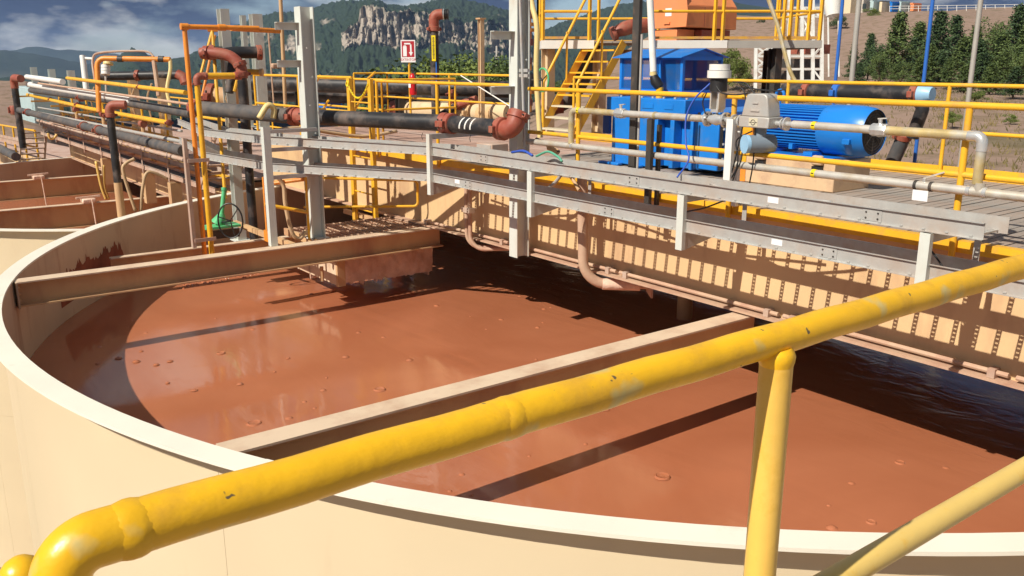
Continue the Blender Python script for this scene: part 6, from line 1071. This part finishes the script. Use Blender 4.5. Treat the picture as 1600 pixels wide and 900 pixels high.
for i, (px, tp, d, k, m_, wd, lab) in enumerate([(650, 88, 62, 0, 'needles', 1.1, 'tree right of the extinguisher sign'), (668, 98, 56, 1, 'needles', 1.1, 'tree directly left of the black standpipe'), (702, 92, 60, 2, 'leaves', 1.1, 'bright tree right of the black standpipe'), (722, 84, 66, 0, 'leaves', 1.1, 'tallest bright tree left of the beige post'), (742, 90, 58, 1, 'leaves', 1.1, 'bright tree touching the beige post'), (768, 86, 64, 2, 'needles', 1.1, 'green tree right of the beige post'), (790, 96, 58, 0, 'needles', 1.1, 'green tree touching the middle column'), (632, 108, 60, 1, 'needles', 1.1, 'darker tree under the extinguisher sign'), (690, 112, 52, 2, 'leaves', 1.2, 'low bright tree behind the railing'), (755, 112, 50, 0, 'leaves', 1.2, 'low bright tree at the foot of the beige post'), (860, 120, 60, 1, 'needles', 1.2, 'low tree seen behind the yellow stairs'), (1140, 72, 60, 2, 'leaves', .9, 'light green tree right of the orange chute'), (1160, 88, 58, 0, 'leaves', 1.1, 'lower green tree beside the white lattice tower')]):
    tree('leafy_tree', 'bush', k, px, tp, d, lab, m_, wd, G2)
for px, tp, bp_, d, k, m_, wd, lab in [(1355, 12, 33, 168, 0, 'leaves', 1.6, 'green shrub hanging over the slope edge below the building'), (1304, 20, 46, 150, 1, 'needles_dark', 1.3, 'dark shrub on the slope below the pale silo'), (1186, 28, 48, 160, 2, 'needles_dark', .8, 'small lone tree high on the bare slope'), (1500, 172, 196, 34, 1, 'leaves', 1.4, 'small green bush on dry ground near the far toe board'), (1558, 160, 180, 42, 2, 'leaves', 1.6, 'wide green bush on the dry ground at the right'), (1592, 178, 195, 36, 0, 'leaves', 1.5, 'green bush on the dry ground at the right edge'), (1470, 165, 180, 45, 0, 'needles', 1.6, 'dark low bush on dry ground behind the black hose'), (1530, 140, 160, 55, 1, 'leaves', 1.8, 'bright low bush below the pines at the right'), (1420, 150, 168, 50, 2, 'needles', 1.6, 'low bush under the blue capped pipe')]:
    tree('shrub', 'bush', k, px, tp, d, lab, m_, wd, 'shrubs on the dry slope', base_py=bp_ + 1)

# grass tufts on the dry ground beyond the bridge
rg = random.Random(77); vs = []; fs = []
for _ in range(2600):
    px = rg.uniform(1050, 1700); d = rg.uniform(19, 75); p = dirh(px) * d; z = ground_z(px, d) + nz(p.x * .06, p.y * .06) * .7 * min(1, max(0, (d - 18) / 30)); s = rg.uniform(.08, .22)
    for _k in range(3):
        a = rg.random() * 6.28; i = len(vs); dx_, dy_ = math.cos(a) * s * .5, math.sin(a) * s * .5; o_ = V((p.x + rg.gauss(0, .12), p.y + rg.gauss(0, .12), z - .03)); vs += [tuple(o_ + V((-dx_ * .3, -dy_ * .3, 0))), tuple(o_ + V((dx_ * .3, dy_ * .3, 0))), tuple(o_ + V((dx_ + rg.gauss(0, .03), dy_, s * 1.1)))]; fs.append((i, i + 1, i + 2))
leaf_mat('dry_grass', (.10, .095, .035), (.26, .20, .09)); me = bpy.data.meshes.new('grass'); me.from_pydata(vs, [], fs); o = mkobj('grass', me, 'dry_grass'); tag(o, 'tufts of dry grass on the slope beyond the bridge', kind='stuff')

# ------------------------------------------------------------------ haze
mb = MB().box((-7600, -7600, -240), (7600, 7600, 215)); hz = mb.build('haze', None, None, smooth=False); tag(hz, 'thin bluish haze filling the valley air', kind='stuff')
hm = bpy.data.materials.new('haze'); hm.use_nodes = True; t = hm.node_tree; t.nodes.clear(); ho = N(t, 'ShaderNodeOutputMaterial'); hv = N(t, 'ShaderNodeVolumePrincipled'); hv.inputs['Color'].default_value = (.42, .62, 1.0, 1); hv.inputs['Density'].default_value = 8.5e-5; L(t, hv.outputs[0], ho.inputs['Volume']); hz.data.materials.append(hm)
